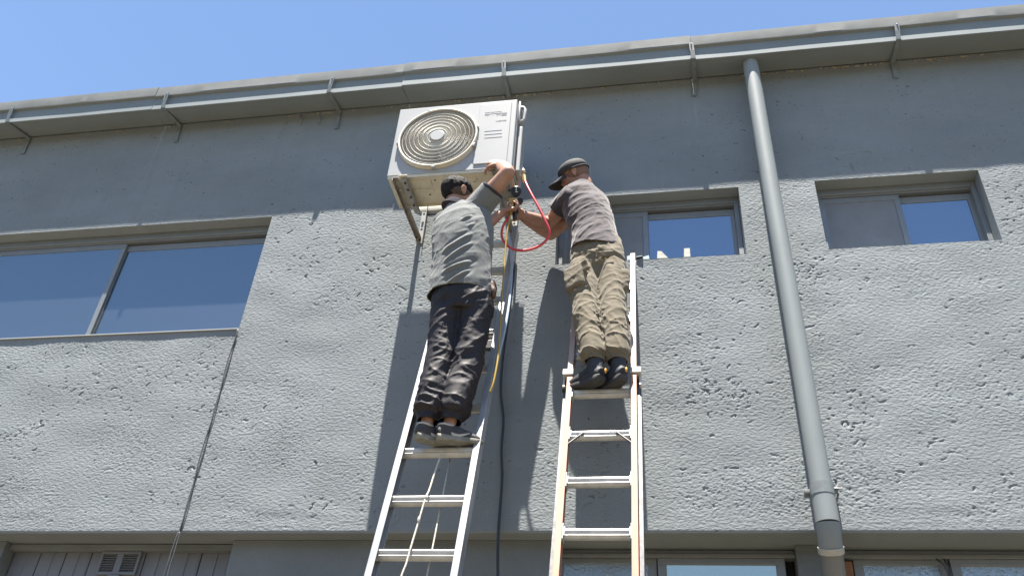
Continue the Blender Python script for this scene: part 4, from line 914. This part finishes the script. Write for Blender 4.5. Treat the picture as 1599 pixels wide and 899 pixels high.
def trousers(name, mt, zcut, parent, hipL, kneeL, ankL, hipR, kneeR, ankR, waist, pelv, rads, bag, disp, folds, vox=.0062, extra=None):
    mb = MB()
    for h, k, a in ((hipL, kneeL, ankL), (hipR, kneeR, ankR)):
        r0, r1, r2, r3, r4 = rads
        ck = Vector((0, 0, 0))
        mb.loft([(h+Vector((0, 0, .06)), r0*.95, r0*.95, (1, 0, 0)), (h, r0, r0*1.04, (1, 0, 0)), (h.lerp(k, .35), (r0+r1)*.51, (r0+r1)*.54, (1, 0, 0)), (h.lerp(k, .75), r1*1.02, r1*1.05, (1, 0, 0)), (k, r1, r1*1.02, (1, 0, 0)), (k.lerp(a, .35), r2*1.0, r2*1.05, (1, 0, 0)), (k.lerp(a, .68), r2*bag, r2*bag*1.08, (1, 0, 0)), (k.lerp(a, .84), r3*1.12, r3*1.15, (1, 0, 0)), (k.lerp(a, .90), r4, r4*1.05, (1, 0, 0)), (k.lerp(a, 1.08), r4*.95, r4, (1, 0, 0))], 24)
    mb.ell(hipL.lerp(hipR, .5)-Vector((0, .0, .02)), Vector((.11, 0, 0)), Vector((0, .085, 0)), Vector((0, 0, .10)), 16, 10)
    mb.loft([(pelv-Vector((0, 0, .11)), .15, .105, SD), (pelv-Vector((0, 0, .02)), .176, .122, SD), (pelv.lerp(waist, .6), .170, .116, SD), (waist, .162, .110, SD), (waist+Vector((0, 0, .03)), .150, .10, SD)], 32)
    if extra: extra(mb)
    return sculpt(mb, name, mt, parent, voxel=vox, smooth=6, disp=disp, folds=folds, cuts=[((0, 0, zcut), (0, 0, -1))])
def pnoise1(co, nr):
    z = co[:, 2]; lo = np.clip((4.35-z)/.5, 0, 1)
    return .0065*ridges(co, (.75, .1, .5), 11, .15, 5, warp=.2, sharp=4)+(.002+.005*lo)*ridges(co, (.9, .3, -.25), 15, .18, 8, warp=.2, sharp=4)+.005*ridges(co, (.4, 0, .9), 11, .15, 23, warp=.2, sharp=4)+.0012*ridges(co, (.8, 0, .4), 30, .25, 3)+.010*fbm(co*3.2, 2)-.003
Yp = -.86
fo = [(at(725, 490, Yp), at(752, 478, Yp), .008, .011), (at(718, 505, Yp), at(756, 492, Yp), .009, .011), (at(727, 525, Yp), at(760, 560, Yp), .010, .012), (at(722, 520, Yp), at(762, 515, Yp), .010, .012), (at(712, 530, Yp), at(738, 560, Yp), .010, .014), (at(730, 500, Yp), at(768, 470, Yp), .009, .010), (at(712, 560, Yp), at(748, 585, Yp), .009, .010), (at(706, 600, Yp), at(740, 590, Yp), .009, .010), (at(700, 625, Yp), at(738, 640, Yp), .010, .012), (at(700, 645, Yp), at(735, 632, Yp), .009, .012), (at(660, 600, Yp), at(692, 590, Yp), .009, .010), (at(655, 625, Yp), at(690, 618, Yp), .009, .011), (at(655, 640, Yp), at(690, 648, Yp), .009, .011), (at(735, 540, Yp), at(765, 535, Yp), .008, .011), (at(675, 470, Yp), at(700, 462, Yp), .009, .010)]
trousers('trousers', M['pants1'], Z1+.118, m1, hpL, knL, anL+Vector((0, 0, .02)), hpR, knR, anR+Vector((0, 0, .02)), wai, pel, (.099, .086, .084, .076, .058), 1.0, pnoise1, fo)
mb = MB(); a = at(716, 463, -.745); 
shoe(m1, hl1, d1L, M['shoe'], M['sole'], tilt=.06, s=.88); shoe(m1, hr1, d1R, M['shoe'], M['sole'], tilt=.06, s=.88)
# pouch on the belt
mb = MB(); q = at(768, 452, -.70); mb.ell(q, Vector((.03, 0, 0)), Vector((0, .05, 0)), Vector((0, 0, .06)), 14, 10); mb.ell(q+Vector((.012, -.02, -.03)), Vector((.022, 0, .01)), Vector((0, .03, 0)), Vector((-.01, 0, .05)), 12, 8)
sculpt(mb, 'belt_pouch', M['leather'], m1, voxel=.006, smooth=2, disp=lambda co, nr: .004*fbm(co*30, 2))

# ---------- man in the cap on the orange ladder
Z2 = 4.066
d2L, d2R = Vector((-.80, .60, 0)), Vector((-.62, .78, 0)); hl2 = Vector((at(940, 600, -.46).x, -.475, Z2)); hr2 = Vector((at(974, 600, -.46).x, -.475, Z2))
m2 = thing('person', Vector((-.37, -.40, Z2)), 'man in dark cap, charcoal T-shirt and khaki cargo trousers', 'person')
anL, anR = hl2+d2L*.055+Vector((0, 0, .13)), hr2+d2R*.055+Vector((0, 0, .13))
knL, knR = at(914, 492, -.40), at(958, 492, -.39)
hpL, hpR = at(912, 425, -.33), at(954, 425, -.32)
pel, wai, che = at(933, 405, -.315), at(931, 378, -.295), at(917, 332, -.26)
shL, shR, nk = at(890, 309, -.31), at(932, 305, -.19), at(912, 291, -.26)
hd = at(897, 273, -.28)
elA, wrA = at(856, 350, -.16), at(820, 336, -.38)
elB, wrB = at(860, 366, -.09), at(814, 338, -.32)
F, U, R = frame((-.88, .16, -.34), (-.1, -.36, 1))
mb = MB(); head_shape(mb, hd, F, U, R)
mb.limb([nk-Vector((0, 0, .05)), nk+Vector((0, 0, .02)), hd-U*.05-F*.03], [.062, .060, .058])
mb.limb([shL, shL.lerp(elA, .4), elA], [.062, .052, .043]); mb.limb([elA, elA.lerp(wrA, .3), elA.lerp(wrA, .7), wrA], [.043, .046, .037, .028])
mb.limb([shR+Vector((-.03, 0, -.02)), shR.lerp(elB, .4), elB], [.040, .052, .043]); mb.limb([elB, elB.lerp(wrB, .3), elB.lerp(wrB, .7), wrB], [.043, .046, .037, .028])
hand(mb, wrA, (-.9, -.2, .35), (-.2, .5, .8), 1, curl=.9); hand(mb, wrB, (-.85, -.3, .4), (-.2, -.5, .8), -1, curl=.9)
for a, k_, h_ in ((anL, knL, hpL), (anR, knR, hpR)): mb.limb([h_, k_, k_.lerp(a, .3), a, a-Vector((0, 0, .05))], [.080, .052, .050, .034, .030])
mb.loft([(pel-Vector((0, 0, .05)), .12, .07, (1, 0, 0)), (wai, .135, .095, (1, 0, 0)), (che, .155, .10, (1, 0, 0)), (shL.lerp(shR, .5), .09, .07, shR-shL), (nk, .06, .05, (1, 0, 0))])
sculpt(mb, 'body', M['skin2'], m2, voxel=.0058, smooth=3)
mb = MB()
for s_ in (-1, 1): mb = MB(); mb.ell(hd-U*.022+F*.072+R*s_*.030, R*.011, F*.011, U*.011, 12, 8); mb.build('eye', M['white'], m2, smooth=True)
mb = MB(); mb.ell(hd+U*.004-F*.014, R*.0795, F*.0955, U*.080, 28, 18); sculpt(mb, 'hair', mat('shaved_scalp', (.19, .115, .085), .8, col2=(.13, .085, .065), vscale=160, detail=3, bump=.001, bscale=260), m2, voxel=.006, smooth=1)
# cap: crown, brim and strap
mb = MB(); K = hd+U*.020-F*.006
vs = []; nu, nv = 32, 9
for j in range(nv+1):
    ph = (math.pi/2)*j/nv
    for k in range(nu):
        th = 2*math.pi*k/nu; rr = 1+.010*math.cos(6*th)*math.sin(ph); fz = math.cos(ph)
        vs.append(K+R*(.093*math.cos(th)*math.sin(ph)*rr)+F*(.113*math.sin(th)*math.sin(ph)*rr+.004)+U*(.090*fz**.75 if fz > 0 else 0))
for j in range(nv+1):
    ph = (math.pi/2)*j/nv
    for k in range(nu):
        th = 2*math.pi*k/nu; fz = max(math.cos(ph), 0); vs.append(K+R*(.090*math.cos(th)*math.sin(ph))+F*(.110*math.sin(th)*math.sin(ph)+.004)+U*(.087*fz**.75-.003))
Q = (nv+1)*nu; fs = []
for j in range(nv):
    for k in range(nu):
        fs += [(j*nu+k, j*nu+(k+1) % nu, (j+1)*nu+(k+1) % nu, (j+1)*nu+k), (Q+j*nu+k, Q+(j+1)*nu+k, Q+(j+1)*nu+(k+1) % nu, Q+j*nu+(k+1) % nu)]
for k in range(nu): a = nv*nu; fs.append((a+k, a+(k+1) % nu, Q+a+(k+1) % nu, Q+a+k))
mb.add(vs, fs)
capo = mb.build('cap', M['cap'], m2, smooth=True, sharp=60)
mb = MB(); vs = []; n = 14
for lay in (0, 1):
    for i in range(5):
        for k in range(n+1):
            th = math.pi*(k/n); cx_ = math.cos(th)*.088; base = .064+.046*math.sin(th); ext = (.100*math.sin(th)**.7)*i/4
            vs.append(K+R*cx_*(1-.05*i/4)+F*(base+ext)+U*(-.004-.10*(i/4)**1*.18-.30*cx_*cx_/.083*(.6+.4*i/4)+(-.003 if lay else 0)))
W_ = n+1; Q = 5*W_; fs = []
for i in range(4):
    for k in range(n): fs += [(i*W_+k, i*W_+k+1, (i+1)*W_+k+1, (i+1)*W_+k), (Q+i*W_+k, Q+(i+1)*W_+k, Q+(i+1)*W_+k+1, Q+i*W_+k+1)]
for k in range(n): fs += [(4*W_+k, 4*W_+k+1, Q+4*W_+k+1, Q+4*W_+k), (k, k+1, Q+k+1, Q+k)]
for i in range(4): fs += [(i*W_, (i+1)*W_, Q+(i+1)*W_, Q+i*W_), (i*W_+n, (i+1)*W_+n, Q+(i+1)*W_+n, Q+i*W_+n)]
mb.add(vs, fs); mb.build('brim', M['cap'], capo, smooth=True, sharp=60)
mb = MB(); mb.tube([K+R*(.094*math.cos(t))+F*(-.114*math.sin(t)+.004)+U*(-.008) for t in np.linspace(-.1, math.pi+.1, 16)], .0040, 8, flat=1.6); mb.build('cap_band', M['cap'], capo, smooth=True)

mb = MB(); ax = shR-shL; SB = (1, .25, .05)
mb.loft([(at(933, 403, -.31), .163, .124, SB), (at(931, 386, -.31), .160, .123, SB), (at(929, 374, -.30), .154, .120, SB), (at(925, 356, -.29), .150, .117, SB), (at(919, 338, -.28), .156, .120, SB), (at(914, 322, -.27), .163, .118, SB), (at(911, 309, -.265), .163, .104, ax), (at(909, 300, -.265), .120, .086, ax), (at(909, 292, -.265), .073, .07, ax)], 32)
cuA = shL.lerp(elA, .52); mb.loft([(shL.lerp(che, .35), .09, .09, (0, 1, .3)), (shL, .088, .084, (0, 1, .3)), (shL.lerp(elA, .3), .084, .078, (0, 1, .3)), (cuA, .083, .074, (0, 1, .3))], 20)
cuB = shR.lerp(elB, .5); mb.loft([(shR.lerp(che, .3), .09, .09, (0, 1, .3)), (shR, .086, .082, (0, 1, .3)), (cuB, .08, .072, (0, 1, .3))], 20)
Yb = -.425
fo = [(at(905, 345, Yb), at(940, 322, Yb), .010, .0060), (at(890, 320, Yb), at(915, 300, Yb), .009, .0060), (at(872, 318, Yb), at(905, 300, Yb), .009, .0055), (at(895, 330, Yb), at(905, 345, Yb), .009, .0050), (at(900, 372, Yb), at(925, 350, Yb), .009, .0050)]
sculpt(mb, 'shirt', M['tee2'], m2, voxel=.0062, smooth=7, disp=shirt_noise((.8, 0, .5), (.65, 0, .6), .0055, 9), folds=fo, cuts=[(at(930, 376, -.43), (-.05, 0, -1))])
def pnoise2(co, nr):
    z = co[:, 2]; lo = np.clip((4.75-z)/.4, 0, 1)
    return .004*ridges(co, (.7, .1, .5), 11, .15, 41, warp=.2, sharp=3)+(.002+.005*lo)*ridges(co, (.9, .3, -.3), 17, .18, 12, warp=.2, sharp=4)+.005*ridges(co, (.35, 0, -.9), 11, .15, 29, warp=.2, sharp=4)+.0010*ridges(co, (.8, 0, .3), 30, .25, 3)+.010*fbm(co*3.2, 2)-.003
def pocket(mb):
    q = at(901, 436, -.42); mb.obox(q, Vector((1, -.5, .25)).normalized(), Vector((.5, 1, 0)).normalized(), Vector((-.1, .05, 1)), .066, .050, .088, .018)
    q = at(975, 440, -.37); mb.obox(q, Vector((1, .5, 0)).normalized(), Vector((-.5, 1, 0)).normalized(), Vector((0, .05, 1)), .022, .04, .08, .015)
Yp = -.45
fo = [(at(893, 440, Yp), at(922, 418, Yp), .009, .015), (at(895, 455, Yp), at(920, 448, Yp), .010, .014), (at(915, 380, Yp), at(945, 392, Yp), .009, .012), (at(925, 395, Yp), at(950, 385, Yp), .009, .011), (at(910, 500, Yp), at(940, 488, Yp), .008, .011), (at(912, 515, Yp), at(940, 508, Yp), .008, .011), (at(908, 530, Yp), at(940, 522, Yp), .008, .011), (at(905, 545, Yp), at(942, 538, Yp), .009, .012), (at(945, 520, Yp), at(972, 510, Yp), .008, .011), (at(945, 532, Yp), at(972, 528, Yp), .008, .011), (at(946, 548, Yp), at(974, 540, Yp), .009, .012), (at(935, 400, Yp), at(938, 440, Yp), .007, -.014), (at(897, 400, Yp), at(918, 392, Yp), .009, .010)]
trousers('trousers', M['pants2'], Z2+.150, m2, hpL, knL, anL, hpR, knR, anR, wai, pel, (.096, .086, .079, .071, .060), 1.0, pnoise2, fo, extra=pocket)
q = at(905, 420, -.465); mb = MB(); mb.obox(q, Vector((1, -.40, .42)).normalized(), Vector((.45, 1, .1)).normalized(), Vector((-.36, -.02, 1)).normalized(), .066, .010, .036, .005); sculpt(mb, 'pocket_flap', M['pants2'], m2, voxel=.005, smooth=2, disp=lambda co, nr: .004*fbm(co*20, 2))
q = at(945, 396, -.437); mb = MB(); mb.obox(q, Vector((1, .15, .12)).normalized(), Vector((-.1, 1, .1)).normalized(), Vector((-.08, -.25, 1)).normalized(), .055, .003, .020, .002); sculpt(mb, 'back_pocket_flap', M['pants2'], m2, voxel=.005, smooth=2, disp=lambda co, nr: .003*fbm(co*20, 2))
shoe(m2, hl2, d2L, M['boot'], M['sole_dark'], boot=True, tilt=.03, s=1.04); shoe(m2, hr2, d2R, M['boot'], M['sole_dark'], boot=True, tilt=.03, s=1.04)
# tool between the hands
q = at(804, 330, -.47); tl = MB(); tl.limb([q+Vector((.0, 0, .05)), q, q+Vector((.004, -.01, -.07))], [.014, .017, .014], 12); tl.box((q.x-.02, q.y-.015, q.z-.012), (q.x+.024, q.y+.015, q.z+.02), .004)
o = tl.build('valve_tool', M['black'], smooth=True, sharp=40); o.data.transform(Matrix.Translation(-q)); o.location = q; props(o, 'black handled tool gripped just below the pressure gauge', 'tool')
